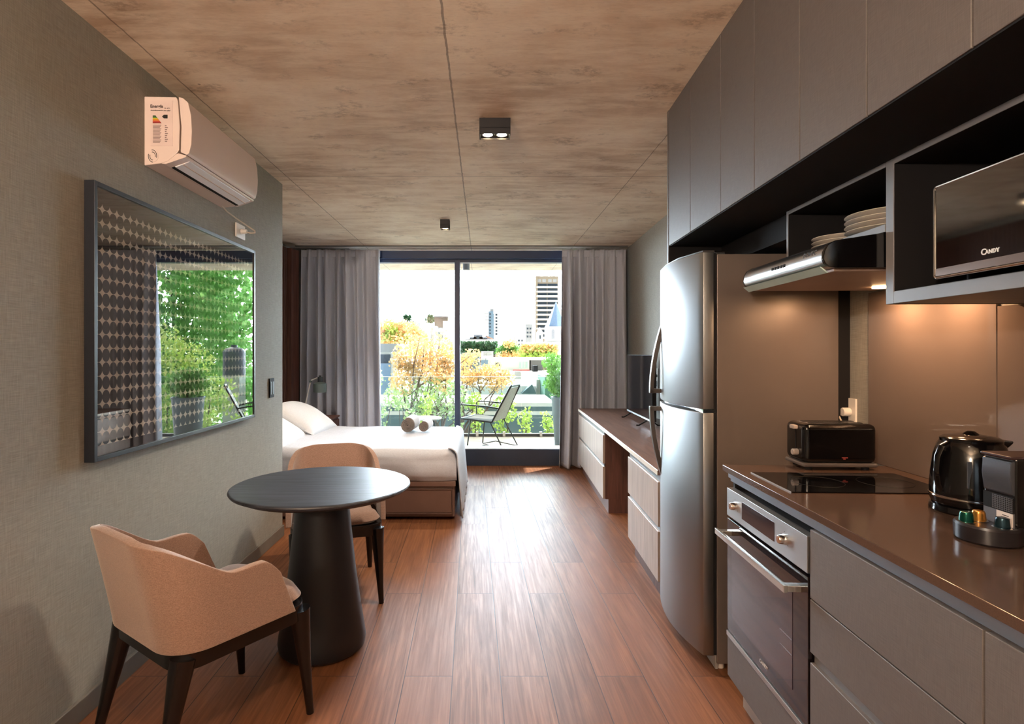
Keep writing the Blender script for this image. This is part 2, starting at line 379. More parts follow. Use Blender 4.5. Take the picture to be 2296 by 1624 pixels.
# ------------------------------------------------------------------ curtains
M_CURT = m_fabric('grey_curtain_cloth', S(176, 181, 195), S(194, 199, 212), .6, .85, .2, .15)
def curtain(x0, x1, bx0, bx1, yb, seed, label, zb=.02):
    rnd = random.Random(seed); ph = [rnd.uniform(0, 6.28) for _ in range(8)]; nf = max(6, int((x1 - x0) / .108)); zt = 2.552
    jit = [rnd.uniform(-.6, .6) for _ in range(nf + 2)]; amp = [rnd.uniform(.35, 1.35) for _ in range(nf + 2)]
    def fn(a, b):                                                        # a along the width, b from the hem (0) up to the heading (1)
        t = a * nf; i = int(t); f = t - i; ff = f + jit[min(i, nf)] * math.sin(PI * f) * .35
        z = zb + (zt - zb) * b
        spread = 1 - b
        X = (x0 + (x1 - x0) * a) * b + (bx0 + (bx1 - bx0) * a) * (1 - b)
        X += .012 * math.sin(a * 19 + ph[0] + b * 2.2) * spread * (1 if 0.03 < a < .97 else 0)
        A = amp[min(i, nf)] * (1 - f) + amp[min(i + 1, nf + 1)] * f
        d = math.sin(2 * PI * ff + .9 * math.sin(2.1 * b + ph[1]) * spread)
        y = (.042 + .046 * min(1, 2.2 * spread)) * A * d + .014 * math.sin(a * 31 + ph[2] + 3 * b) * spread
        if b > .9: k = (b - .9) / .1; y = y * (1 - .45 * k) + .009 * k * math.sin(a * nf * 2 * PI * 3)
        return (X, yb + y, z)
    t = Thing('curtain', label, 'curtain', ((x0 + x1) / 2, yb, zb))
    o = t.part('cloth', MB().grid(fn, nf * 14, 44), M_CURT, smooth=80)
    md = o.modifiers.new('thickness', 'SOLIDIFY'); md.thickness = .004
    t.part('heading_tape', B(x0, x1, yb + .008, yb + .028, 2.47, 2.545, bev=.002), M_CURT)
    return t
curtain(-2.13, -1.215, -2.13, -1.18, 6.58, 3, 'tall grey curtain hanging left of the window, behind the bed')
curtain(.915, 1.66, .875, 1.66, 6.58, 11, 'tall grey curtain hanging right of the window, behind the walnut desk')
single('curtain_rail', B(-2.2, 1.68, 6.565, 6.605, 2.588, 2.6, bev=.002), MATS['grey_skirting'], 'slim grey curtain rail on the ceiling in front of the window', 'curtain rail')

# ------------------------------------------------------------------ slatted headboard panel, bed
pn = Thing('slatted_panel', 'dark walnut slatted wall panel behind the head of the bed', 'wall panel', (-2.2, 5.35, 0))
pn.part('backing', B(-2.298, -2.235, 4.19, 6.315, 0, 2.52), M_WALNUT)
sl = MB()
for i in range(42): y = 4.20 + i * .05; sl.box(-2.235, -2.195, y, y + .026, 0, 2.52, bev=.002, seg=1)
pn.part('slats', sl, M_WALNUT)
single('wooden_post', MB().prism([(-2.30, 6.32), (-2.155, 6.32), (-2.155, 6.40), (-2.13, 6.50), (-2.30, 6.50)], 'z', 0, 2.525, bev=.003), M_WALNUT, 'narrow dark walnut post beside the left edge of the left curtain', 'post')

bed = Thing('bed', 'double bed made up with white covers on a brown drawer base', 'bed', (-1.2, 5.27, 0))
M_BEDBASE = mat('brown_leatherette', S(112, 84, 72), .5)
M_LINEN = m_fabric('white_bed_linen', S(178, 180, 188), S(198, 200, 208), .5, .8, .2, .12)
bed.part('base', B(-2.19, -.235, 4.56, 5.94, .025, .315, bev=.006), M_BEDBASE)
dr = bed.part('drawer', B(-1.20, -.262, 4.545, 4.565, .062, .245, bev=.003), M_BEDBASE)
bed.part('drawer_rim', B(-1.21, -.252, 4.538, 4.56, .247, .257, bev=.002).box(-1.21, -.252, 4.538, 4.56, .050, .060, bev=.002).box(-.26, -.250, 4.538, 4.56, .05, .257, bev=.002), mat('brown_trim', S(92, 68, 58), .45), parent=dr)
bed.part('top_rail', B(-2.19, -.228, 4.540, 4.56, .275, .315, bev=.003), M_BEDBASE)
bed.part('headboard', B(-2.193, -2.15, 4.5, 6.0, .03, .78, bev=.012), M_BEDBASE)
def wr_noise(x, y, s):
    return .5 * math.sin(x * 5.1 + 1.7 * math.sin(y * 3.3 + s)) + .3 * math.sin(x * 11 + y * 7 + s * 2) + .2 * math.sin(y * 17 - x * 6 + s)
def duvet(a, b):
    # a: head (0) to foot (1); b: around the cross-section from near bottom, over the top, to the far bottom
    X = -2.12 + a * 1.90
    hw = .755; zt = .572; zb = .318; r = .085
    per = [(-hw + .035, zb), (-hw - .005, zb + .05), (-hw - .01, zb + .13), (-hw, zt - r)] + \
          [(-hw + r - r * math.cos(t), zt - r + r * math.sin(t)) for t in (.3, .6, .9, 1.2, 1.5)]
    per += [(-hw + r + (2 * hw - 2 * r) * i / 24, zt) for i in range(1, 24)]
    per += [(-x, z) for x, z in per[:9][::-1]]
    t = b * (len(per) - 1); i = min(int(t), len(per) - 2); f = t - i
    y = per[i][0] * (1 - f) + per[i + 1][0] * f; z = per[i][1] * (1 - f) + per[i + 1][1] * f
    e = max(0, (a - .95) / .05); z -= (1 - math.sqrt(max(0, 1 - e * e))) * .10 * ((z - zb) / (zt - zb)); X -= 0
    if abs(y) > hw - r: y -= .03 * e * (1 if y > 0 else -1)
    hump = math.exp(-((X + 1.95) / .35) ** 2) * .035
    if z > zt - .05: z += .006 * wr_noise(X, y, 1) + hump
    else: y += .010 * wr_noise(X * 1.6, z * 3, 2) * (1 if y > 0 else -1)
    return (X, 5.27 + y, z)
dm = MB().grid(duvet, 90, 82)
bed.part('duvet', dm, M_LINEN, smooth=80)
def drape(a, b):                                                          # cover falling over the foot end to the floor
    Y = 4.56 + a * 1.40; r = .07
    if b < .35: t = b / .35 * PI / 2; X = -.29 + r * math.sin(t); z = .575 - r + r * math.cos(t)
    else: q = (b - .35) / .65; X = -.22 + .035 * q + .012 * math.sin(a * 34 + 2 * q) * q; z = .505 - .485 * q
    return (X, Y - (.02 * b if a < .02 else 0), z)
o = bed.part('bedspread', MB().grid(drape, 70, 26), M_LINEN, smooth=80); md = o.modifiers.new('thickness', 'SOLIDIFY'); md.thickness = .008
M_PILLOW = m_fabric('white_pillowcase', S(206, 207, 210), S(222, 223, 226), .5, .8, .2, .12)
def pillow_mb(w, d, h):
    def f(sgn):
        def g(a, b):
            u, v = 2 * a - 1, 2 * b - 1
            e = max(0, (1 - abs(u) ** 2.6)) ** .55 * max(0, (1 - abs(v) ** 2.6)) ** .55
            pin = 1 - .07 * (1 - abs(v) ** 2) * abs(u) ** 3
            pin2 = 1 - .07 * (1 - abs(u) ** 2) * abs(v) ** 3
            return (u * w / 2 * pin2 * 1.0, v * d / 2 * pin * 1.0, sgn * h / 2 * e * (1 + .05 * math.sin(5 * u + 3 * v)))
        return g
    m = MB().grid(f(1), 28, 28).grid(f(-1), 28, 28); bmesh.ops.remove_doubles(m.bm, verts=m.bm.verts, dist=1e-5)
    bmesh.ops.recalc_face_normals(m.bm, faces=m.bm.faces[:]); return m
for (c, rot, lab, sc) in (((-1.88, 4.93, .685), (0, -.42, .05), 'plump white pillow on the bed, the one nearer the dining table', 1), ((-1.80, 5.62, .705), (0, -.50, -.06), 'plump white pillow on the bed, the one nearer the curtain and lamp', 1)):
    p = pillow_mb(.52, .70, .20); R = Matrix.Rotation(rot[2], 4, 'Z') @ Matrix.Rotation(-rot[1], 4, 'Y'); p.bm.transform(Matrix.Translation(c) @ R)
    single('pillow', p, M_PILLOW, lab, 'pillow', 'white pillows at the head of the bed', 80)
# rolled towels
M_TOW = m_fabric('taupe_towelling', S(100, 86, 79), S(138, 126, 119), .4, .95, .6, .8)
def towel(cx, cy, R, L, rz, label, z0):
    turns = 5.2; k = R / (turns + .4)
    def g(a, b):
        t = a * turns * 2 * PI; r = k * .5 + k * t / (2 * PI)
        yy = (b - .5) * L; return (r * math.cos(t + .6), yy + .006 * math.sin(t), r * math.sin(t + .6) + R)
    m = MB().grid(g, 220, 8); m.bm.transform(Matrix.Translation((cx, cy, z0)) @ Matrix.Rotation(rz, 4, 'Z'))
    o = single('rolled_towel', m, M_TOW, label, 'towel', 'rolled towels on the bed', 80); md = o.modifiers.new('t', 'SOLIDIFY'); md.thickness = k * .72; md.offset = 0
towel(-.725, 5.58, .067, .30, -.08, 'larger rolled taupe towel on the white bed', .585)
towel(-.575, 5.60, .048, .26, -.10, 'smaller rolled taupe towel on the bed, right of the larger roll', .585)
# nightstand and lamp
ns = Thing('nightstand', 'small dark wooden nightstand between the bed and the left curtain', 'nightstand', (-1.92, 6.22, 0))
ns.part('cabinet', B(-2.12, -1.66, 6.06, 6.43, .08, .62, bev=.004), M_WALNUT); ns.part('top', B(-2.13, -1.645, 6.05, 6.44, .62, .64, bev=.003), M_WALNUT)
ns.part('drawer', B(-1.66, -1.645, 6.07, 6.42, .33, .60, bev=.003), M_WALNUT); ns.part('plinth', B(-2.1, -1.69, 6.05, 6.40, 0, .08), M_BLACK)
lp = Thing('bedside_lamp', 'grey-green metal reading lamp with drum shade beside the bed', 'lamp', (-1.99, 6.20, .64))
M_LAMP = mat('sage_metal', S(84, 98, 98), .5); M_LAMPL = mat('pale_metal', S(206, 206, 204), .4)
lp.part('base', MB().cyl((-1.99, 6.2, .65), .075, .02, bev=.004), M_LAMPL)
lp.part('arm', MB().tube([(-1.99, 6.2, .65), (-1.905, 6.2, 1.03)], .007).tube([(-1.905, 6.2, 1.03), (-1.90, 6.2, 1.045), (-1.83, 6.2, 1.075), (-1.80, 6.2, 1.07)], .006), M_LAMPL)
lp.part('joint', MB().cyl((-1.905, 6.2, 1.035), .013, .03, 'y', bev=.002), M_LAMP)
sh = lp.part('lamp_shade', MB().lathe([(.030, 1.03), (.034, 1.03), (.072, 1.01), (.072, .915), (.069, .915), (.069, 1.006), (.030, 1.024)], (-1.80, 6.2, 0)), M_LAMP)
lp.part('socket_cap', MB().cyl((-1.80, 6.2, 1.055), .027, .06, bev=.004).cyl((-1.80, 6.2, 1.09), .012, .02), mat('dark_metal', S(52, 58, 62), .4, .4))

# ------------------------------------------------------------------ left wall: framed print, air conditioner, socket, switch
fr = Thing('framed_print', 'large black-framed print of dark dots on cream, hung behind glass on the left wall', 'picture', (-1.493, 2.846, .943))
FY0, FY1, FZ0, FZ1 = 2.105, 3.588, .943, 2.0
M_FRAME = mat('dark_blue_frame', S(30, 34, 42), .35, var=.05)
fm = MB(); t = .018
for a in ((FY0, FY0 + t, FZ0, FZ1), (FY1 - t, FY1, FZ0, FZ1), (FY0 + t, FY1 - t, FZ0, FZ0 + t), (FY0 + t, FY1 - t, FZ1 - t, FZ1)):
    fm.box(-1.492, -1.453, *a, bev=.0015)
fr.part('frame', fm, M_FRAME)
def m_art():
    m = N('dotted_print'); tc = m.n('ShaderNodeTexCoord'); sp = m.n('ShaderNodeSeparateXYZ'); m.l(tc.outputs['Object'], sp.inputs[0])
    y = m.math('ADD', sp.outputs[1], 2.846 - 2.130); z = m.math('ADD', sp.outputs[2], 10 * .0535 - .0)
    fy = m.math('SUBTRACT', m.math('FRACT', m.math('DIVIDE', y, .0432)), .5); fz = m.math('SUBTRACT', m.math('FRACT', m.math('DIVIDE', z, .0535)), .5)
    d = m.math('SQRT', m.math('ADD', m.math('POWER', m.math('MULTIPLY', fy, .0432), 2), m.math('POWER', m.math('MULTIPLY', fz, .0535 * .86), 2)))
    dot = m.math('LESS_THAN', d, .0222)
    zz = sp.outputs[2]; ins = m.math('MULTIPLY', m.math('LESS_THAN', zz, .988), m.math('GREATER_THAN', zz, .055))
    ins = m.math('MULTIPLY', ins, m.math('LESS_THAN', sp.outputs[1], .68)); ins = m.math('MULTIPLY', ins, m.math('GREATER_THAN', sp.outputs[1], -.705))
    cream = m.math('MULTIPLY', ins, m.math('SUBTRACT', 1, dot))
    nz = m.noise(m.coord(), 8)
    m.set(Base_Color=m.mix(cream, m.mix(nz, S(26, 22, 24), S(40, 35, 38)), S(244, 236, 222)), Roughness=.8); return m.m
fr.part('print', B(-1.480, -1.470, FY0 + .015, FY1 - .015, FZ0 + .015, FZ1 - .015), m_art(), 'cream sheet covered in rows of touching black dots')
fr.part('glass', B(-1.4625, -1.459, FY0 + .016, FY1 - .016, FZ0 + .016, FZ1 - .016), glass_mat('picture_glass', (1, 1, 1, 1), 3.8, 0, 1.52), 'clear reflective glass')

ac = Thing('air_conditioner', 'white split air conditioner unit high on the left wall above the framed print', 'air conditioner', (-1.493, 2.85, 2.177))
M_AC = mat('ac_white', S(226, 208, 200), .22, var=.015)
AY0, AY1 = 2.479, 3.215
house = [(-1.493, 2.481), (-1.352, 2.478), (-1.345, 2.46), (-1.337, 2.35), (-1.340, 2.245), (-1.352, 2.228), (-1.39, 2.196), (-1.42, 2.186), (-1.493, 2.177)]
ac.part('housing', MB().prism(house, 'y', AY0, AY1, bev=.004), M_AC)
panel = [(-1.345, 2.481), (-1.325, 2.476), (-1.302, 2.455), (-1.289, 2.40), (-1.285, 2.33), (-1.288, 2.27), (-1.298, 2.232), (-1.308, 2.224), (-1.336, 2.236), (-1.333, 2.35)]
ac.part('front_panel', MB().prism(panel, 'y', AY0 + .004, AY1 - .004, bev=.004), M_AC)
ac.part('lower_chin', MB().prism([(-1.345, 2.232), (-1.308, 2.222), (-1.312, 2.214), (-1.40, 2.184), (-1.42, 2.186), (-1.41, 2.2)], 'y', AY0 + .003, AY1 - .003, bev=.002), M_AC)
ac.part('louvre', MB().prism([(-1.384, 2.191), (-1.318, 2.213), (-1.320, 2.209), (-1.383, 2.185)], 'y', AY0 + .05, AY1 - .03), mat('louvre_white', S(240, 242, 248), .35, var=.01), 'bright white louvre flap')
ac.part('air_slot', MB().prism([(-1.400, 2.1850), (-1.386, 2.1885), (-1.385, 2.1835), (-1.399, 2.1815)], 'y', AY0 + .05, AY1 - .035), M_BLACK, 'thin black air slot')
ac.part('louvre_divider', MB().prism([(-1.350, 2.200), (-1.347, 2.201), (-1.346, 2.1955), (-1.350, 2.195)], 'y', AY0 + .05, AY1 - .03), M_AC)
ac.part('screw_cap', MB().cyl((-1.3, 2.51, 2.262), .005, .006, 'x'), M_WHITEPL)
lab = ac.part('energy_label', B(-1.464, -1.366, AY0 - .0012, AY0 + .0005, 2.262, 2.462), mat('label_paper', S(216, 196, 190), .5), 'printed energy rating label with coloured bars')
def decal(n, mb, c, name): return ac.part(n, mb, mat(name, c, .6, var=.01), parent=lab)
INK = S(60, 45, 45)
decal('label_heading', MB().text('Energía', .019, TM_y(-1.437, AY0 - .0022, 2.436), .0003, .0004).text('Acondicionador', .0085, TM_y(-1.436, AY0 - .0022, 2.418), .0003).text('de aire', .009, TM_y(-1.391, AY0 - .0022, 2.428), .0003).text('frío calor', .008, TM_y(-1.391, AY0 - .0022, 2.417), .0003), INK, 'label_ink')
for i, c in enumerate((S(20, 70, 30), S(70, 130, 40), S(200, 180, 30), S(220, 130, 30), S(190, 60, 30), S(140, 20, 20))):
    z = 2.396 - i * .0058; decal('rating_bar', MB().prism([(-1.454, z), (-1.442 + i * .0045, z), (-1.438 + i * .0045, z - .0052), (-1.454, z - .0052)], 'y', AY0 - .0022, AY0 - .0010), c, 'rating_%d' % i)
decal('rating_arrow', MB().prism([(-1.413, 2.391), (-1.405, 2.399), (-1.389, 2.399), (-1.389, 2.383), (-1.405, 2.383)], 'y', AY0 - .0022, AY0 - .001), S(15, 15, 15), 'label_black')
tx = MB()
for i in range(15): tx.box(-1.453, -1.417 - .006 * ((i * 7) % 3) / 2, AY0 - .0020, AY0 - .001, 2.352 - i * .0054, 2.3545 - i * .0054)
for i in range(9): tx.box(-1.401, -1.394 + .006 * ((i * 5) % 3) / 2, AY0 - .0020, AY0 - .001, 2.349 - i * .0085, 2.3525 - i * .0085)
decal('label_text_lines', tx, S(130, 108, 104), 'label_ink_pale')
st = ac.part('round_sticker', MB().cyl((-1.455, AY0 - .0004, 2.218), .026, .002, 'y'), M_AC)
rg = MB()
for r, a0, a1 in ((.023, -.9, 1.2), (.015, -.9, 1.2), (.023, 2.2, 4.2), (.015, 2.2, 4.2)): rg.tube([(-1.455 + r * .8 * math.cos(a0 + (a1 - a0) * i / 10 + .6), AY0 - .0018, 2.218 + r * 1.15 * math.sin(a0 + (a1 - a0) * i / 10 + .6)) for i in range(11)], .0012, 5)
ac.part('sticker_arrows', rg, mat('label_black', S(15, 15, 15), .6), parent=st)
cord = MB(); cord.tube([(-1.475, 3.13, 2.19), (-1.478, 3.25, 2.165), (-1.47, 3.36, 2.15), (-1.44, 3.44, 2.125), (-1.405, 3.46, 2.10), (-1.395, 3.44, 2.085), (-1.42, 3.44, 2.082), (-1.455, 3.44, 2.09)], .0042)
pc = ac.part('power_cord', cord, mat('cream_cable', S(190, 176, 158), .5))
ac.part('plug', MB().cyl((-1.462, 3.44, 2.092), .017, .035, 'x', r2=.012, bev=.002), M_WHITEPL, parent=pc)
def socket(name, c, ny, nz, label, cat, frame='w', m=None):
    t = Thing(name, label, cat, c, frame=frame); x, y, z = c; sg = 1 if frame == 'w' else -1
    t.part('plate', B(x, x + sg * .008, y - ny / 2, y + ny / 2, z - nz / 2, z + nz / 2, bev=.002), m or M_WHITEPL); return t
sk = socket('wall_socket', (-1.493, 3.448, 2.094), .125, .085, 'cream wall socket with a white plug, below the far end of the air conditioner', 'socket')
sw = socket('light_switch', (-1.493, 3.955, 1.106), .085, .135, 'black light switch plate on the left wall, right of the framed print', 'light switch', m=M_BLACK)
for dy in (-.02, .02): sw.part('rocker', B(-1.487, -1.482, 3.955 + dy - .016, 3.955 + dy + .016, 1.06, 1.15, bev=.0015), mat('rocker_grey', S(30, 34, 38), .6))

# ------------------------------------------------------------------ ceiling lights
M_FIXT = mat('black_fixture', S(26, 27, 33), .5)
def spot(x, y, n, label, watts, zt=2.6, blend=.6, bulbcol=(1, .72, .42, 1), e=28):
    wd = .165 if n == 2 else .088; dp = .088; h = .084
    t = Thing('ceiling_spotlight', label, 'ceiling light', (x, y, zt), group=None)
    hb = MB().box(x - wd / 2, x + wd / 2, y - dp / 2, y + dp / 2, zt - .055, zt, bev=.001)
    th = .006
    for a in ((x - wd / 2, x - wd / 2 + th, y - dp / 2, y + dp / 2), (x + wd / 2 - th, x + wd / 2, y - dp / 2, y + dp / 2), (x - wd / 2, x + wd / 2, y - dp / 2, y - dp / 2 + th), (x - wd / 2, x + wd / 2, y + dp / 2 - th, y + dp / 2)):
        hb.box(*a, zt - h, zt - .05)
    t.part('housing', hb, M_FIXT)
    for i in range(n):
        cx = x + (i - (n - 1) / 2) * .076
        br = t.part('bulb', MB().lathe([(0, -.070), (.020, -.071), (.024, -.074), (.026, -.0745), (.027, -.06), (.012, -.056), (0, -.056)], (cx, y, zt)), emit_mat('warm_bulb', bulbcol, e) if 'warm_bulb' not in MATS else MATS['warm_bulb'])
        t.part('bulb_ring', MB().lathe([(.027, -.060), (.034, -.060), (.034, -.0755), (.027, -.0755), (.027, -.060)], (cx, y, zt)), M_FIXT, parent=br)
        ld = bpy.data.lights.new('bulb_light', 'SPOT'); lo = bpy.data.objects.new('bulb_light', ld); COL.objects.link(lo); lo.parent = t.e
        lo.location = (cx - x, 0, -.09); ld.energy = watts; ld.color = (1, .84, .68); ld.spot_size = math.radians(110); ld.spot_blend = blend; ld.shadow_soft_size = .02
    return t
spot(.0585, 3.035, 2, 'black twin square ceiling spotlight with two lit warm bulbs', 16)
spot(-.365, 5.32, 1, 'small single black ceiling spotlight near the window, inside the room', 22)
spot(0.0, .3, 2, 'added black twin fill spotlight, out of view above the near end of the kitchen', 8)  # fill lamp added out of view to raise the indoor light
spot(0.0, -1.0, 2, 'added unseen black twin fill spotlight at the back of the room', 18)  # unseen spot added behind the camera as warm fill
spot(-1.80, 4.62, 2, 'added black twin fill spotlight in the bed recess, out of view behind the left wall', 9)  # unseen spot added to brighten the bed and curtains
fl = Thing('fill_uplighter', 'added unseen black fill uplighter in the back corner of the room, behind the viewer', 'lamp', (-1.15, -1.3, 0))  # unseen uplighter, added to wash the ceiling with light
fl.part('base', MB().cyl((-1.15, -1.3, .0125), .15, .025, bev=.004), M_FIXT); fl.part('pole', MB().cyl((-1.15, -1.3, .92), .012, 1.8), M_FIXT)
fl.part('lamp_shade', MB().lathe([(.02, 1.80), (.15, 1.90), (.155, 1.90), (.025, 1.79), (.02, 1.80)], (-1.15, -1.3, 0)), M_FIXT)
_ld = bpy.data.lights.new('ceiling_fill_light', 'POINT'); _lo = bpy.data.objects.new('ceiling_fill_light', _ld); COL.objects.link(_lo); _lo.parent = fl.e; _lo.location = (0, 0, 1.93); _ld.energy = 90; _ld.color = (1, .78, .60); _ld.shadow_soft_size = .06
bl = Thing('balcony_light', 'small grey cylinder light on the balcony soffit', 'ceiling light', (-.246, 7.85, 2.6))
bl.part('housing', MB().cyl((-.246, 7.85, 2.55), .048, .10, bev=.003), mat('grey_fixture', S(90, 98, 108), .5)); bl.part('lens', MB().cyl((-.246, 7.85, 2.498), .04, .006), M_WHITEPL)

# ------------------------------------------------------------------ dining table and chairs
tb = Thing('dining_table', 'round black wooden dining table on a tapered cone pedestal', 'table', (-.744, 2.6, 0))
M_TTOP = m_wood('black_stained_oak', S(13, 14, 18), S(66, 70, 80), 'x', 1.2, .42, 1.0)
tb.part('tabletop', MB().lathe([(0, .75), (.392, .75), (.399, .747), (.401, .742), (.396, .734), (.36, .717), (.30, .708), (0, .708)], (-.744, 2.6, 0), n=96), M_TTOP)
tb.part('pedestal', MB().lathe([(.115, .708), (.117, .69), (.130, .55), (.150, .36), (.172, .20), (.190, .085), (.196, .045), (.192, .018), (.180, .006), (.165, 0), (0, 0)], (-.744, 2.6, 0), n=64), mat('black_pedestal', S(20, 20, 24), .42))
M_CHF = m_fabric('tan_upholstery', S(130, 101, 86), S(163, 131, 114), .8, .9, .5, .45)
M_CHL = mat('black_lacquer_wood', S(16, 13, 14), .25, var=.05)
def make_chair(label):
    t = Thing('dining_armchair', label, 'chair', (0, 0, 0), group='tan armchairs at the round table', local=True)
    hw, yb, r = .235, -.225, .10
    def plan(s):                                       # s in 0..1 around the U, from the right arm tip over the back to the left arm tip
        segs = [((hw, .175), (hw, yb + r)), None, ((hw - r, yb), (-(hw - r), yb)), None, ((-hw, yb + r), (-hw, .175))]
        L = [.175 - yb - r, r * PI / 2, 2 * (hw - r), r * PI / 2, .175 - yb - r]; T = sum(L); d = s * T
        for i, l in enumerate(L):
            if d <= l or i == 4: f = min(1, d / l); break
            d -= l
        if i in (0, 2, 4): a, b = segs[i]; return (a[0] + (b[0] - a[0]) * f, a[1] + (b[1] - a[1]) * f)
        if i == 1: an = f * PI / 2; return (hw - r + r * math.cos(an), yb + r - r * math.sin(an))
        an = PI / 2 + f * PI / 2; return (-(hw - r) + r * math.cos(an), yb + r - r * math.sin(an))
    def top(s):                                        # height of the upper edge
        q = min(s, 1 - s) * 2                          # 0 arm tip .. 1 middle of the back
        def sm(a, b, x): x = max(0, min(1, (x - a) / (b - a))); return x * x * (3 - 2 * x)
        h = .642 - .055 * max(0, 1 - q / .12) ** 2.2 + .003 * sm(0, .3, q) - .004 * math.exp(-((q - .34) / .10) ** 2) + .120 * sm(.38, .68, q) + .022 * sm(.55, .85, q)
        return h
    def fn(a, b, off=0):
        s = a; q = min(s, 1 - s) * 2
        x, y = plan(s); z0 = .425; zt = top(s); z = z0 + (zt - z0) * b
        hgt = (z - z0) / .36
        # sloping rounded front edge of the arms
        fr_ = max(0, 1 - q / .42)
        y -= fr_ * .145 * hgt
        back = max(0, min(1, (q - .35) / .3)); lean = .075 * hgt ** 1.15
        y -= lean * back
        x *= 1 + .05 * hgt * (1 - back) - .10 * back * max(0, hgt - .4)
        return (x, y, z)
    sh = t.part('shell', MB().grid(fn, 80, 22), M_CHF, smooth=80)
    md = sh.modifiers.new('thickness', 'SOLIDIFY'); md.thickness = .028; md.offset = -1
    md = sh.modifiers.new('round', 'BEVEL'); md.width = .010; md.segments = 3; md.angle_limit = math.radians(50)
    for s_ in (.345, .655):
        pts = [Vector(fn(s_, i / 20)) for i in range(21)]
        n_ = Vector(plan(s_)).to_3d().normalized() if False else Vector((math.copysign(.7, plan(s_)[0]), -.7, 0))
        t.part('seam', MB().tube([p + n_ * .0005 for p in pts], .0016, 6), M_CHF, parent=sh)
    # seat cushion
    def seat(sgn):
        def g(a, b):
            an = 2 * PI * a; w_ = .205; d_ = .235
            c, s = math.cos(an), math.sin(an); e = .42
            ux = math.copysign(abs(c) ** e, c) * w_; uy = math.copysign(abs(s) ** e, s) * d_
            rr = b; k = (1 - rr ** 6) ** .5
            fw = max(0, min(1, (uy * rr - .08) / .07)); ux *= 1 + .15 * fw
            return (ux * rr, .035 + uy * rr, .448 + (sgn * .028 if sgn < 0 else .052) * k)
        return g
    sm_ = MB().grid(seat(1), 56, 12).grid(seat(-1), 56, 12); bmesh.ops.remove_doubles(sm_.bm, verts=sm_.bm.verts, dist=1e-4); bmesh.ops.recalc_face_normals(sm_.bm, faces=sm_.bm.faces[:])
    t.part('seat_cushion', sm_, M_CHF, smooth=80)
    # lacquered frame ring and legs
    def rr(hw_, y0, y1, r_, n_=8):
        P = []
        for cx, cy, a0 in ((hw_ - r_, y1 - r_, 0), (-hw_ + r_, y1 - r_, PI / 2), (-hw_ + r_, y0 + r_, PI), (hw_ - r_, y0 + r_, 1.5 * PI)):
            P += [(cx + r_ * math.cos(a0 + i / n_ * PI / 2), cy + r_ * math.sin(a0 + i / n_ * PI / 2)) for i in range(n_ + 1)]
        return P
    t.part('seat_frame', MB().prism(rr(.240, -.232, .262, .085), 'z', .366, .428, bev=.004), M_CHL)
    for sx in (-1, 1):
        for top_, ft in (((sx * .208, .228), (sx * .228, .262)), ((sx * .205, -.196), (sx * .222, -.285))):
            k = 9; P = []
            for i in range(k):
                f = i / (k - 1); P.append((top_[0] * (1 - f) + ft[0] * f, top_[1] * (1 - f) + ft[1] * f, .40 * (1 - f)))
            t.part('leg', MB().tube(P, [.033 * (1 - i / (k - 1)) ** 1.6 * .55 + .0135 + .008 * (1 - i / (k - 1)) for i in range(k)], 14), M_CHL)
    return t.e
ch = make_chair('tan upholstered armchair in the foreground, its back to the camera')
d = Vector((.58, .81)); c0 = Vector((-.688, 2.123)) * .5 + Vector((-1.05, 2.382)) * .5 - d * .262
ch.location = (c0.x + .03, c0.y, 0); ch.rotation_euler = (0, 0, -math.atan2(.58, .81))
copy_thing(ch, (-.849, 3.23, 0), PI + .30, 'tan upholstered armchair on the far side of the round table, facing the camera')
# ------------------------------------------------------------------ kitchen (frame: u across, v along, z up)
k = .0395
def V(D, u=.85): return D + k * u
def kt(name, label, cat, o, **kw): return Thing(name, label, cat, o, frame='k', **kw)
# wall cabinets
edges = [V(d, .83) for d in (2.90, 2.56, 2.198, 1.90, 1.606, 1.307, 1.0115, .715, .415)]
UZ0, UZ1, UF = 1.902, 2.598, .834
names = ['grey wall cabinet with two doors above the fridge, farthest from the camera', 'grey wall cabinet with two doors above the range hood', 'grey wall cabinet with two doors above the microwave', 'grey wall cabinet at the top right corner, nearest the camera']
for i in range(4):
    a, b = edges[2 * i], edges[2 * i + 2]
    t = kt('wall_cabinet', names[i], 'cabinet', (1.14, (a + b) / 2, UZ0), group='grey wall cabinets along the ceiling')
    t.part('body', B(UF + .024, 1.448, b + .001, a - .001, UZ0 + .004, UZ1), M_BLACK)
    t.part('underside', B(UF + .004, 1.448, b, a, UZ0 - .004, UZ0 + .004), M_BLACK)
    for p, q in ((edges[2 * i + 1], a), (b, edges[2 * i + 1])):
        t.part('door', B(UF, UF + .02, p + .0022, q - .0022, UZ0, UZ1, bev=.0012, seg=1), M_DOOR)
    if i == 0:
        ep = t.part('end_panel', B(UF + .002, 1.448, edges[0] + .001, edges[0] + .02, 1.806, 2.598), M_BLACK); t.part('end_panel_edge', B(UF - .002, UF + .002, edges[0] + .001, edges[0] + .02, 1.806, 2.598), M_DOOR, parent=ep)
        t.part('filler_panel', B(1.10, 1.448, V(2.18, 1.082) + .004, edges[0] - .001, 1.80, 1.897), M_BLACK); t.part('gap_shade_strip', B(1.400, 1.448, V(2.39, .888) + .012, V(2.39, .888) + .03, 0, 1.80), M_BLACK)  # narrow floor-length strip is black to stand in for shade behind the fridge
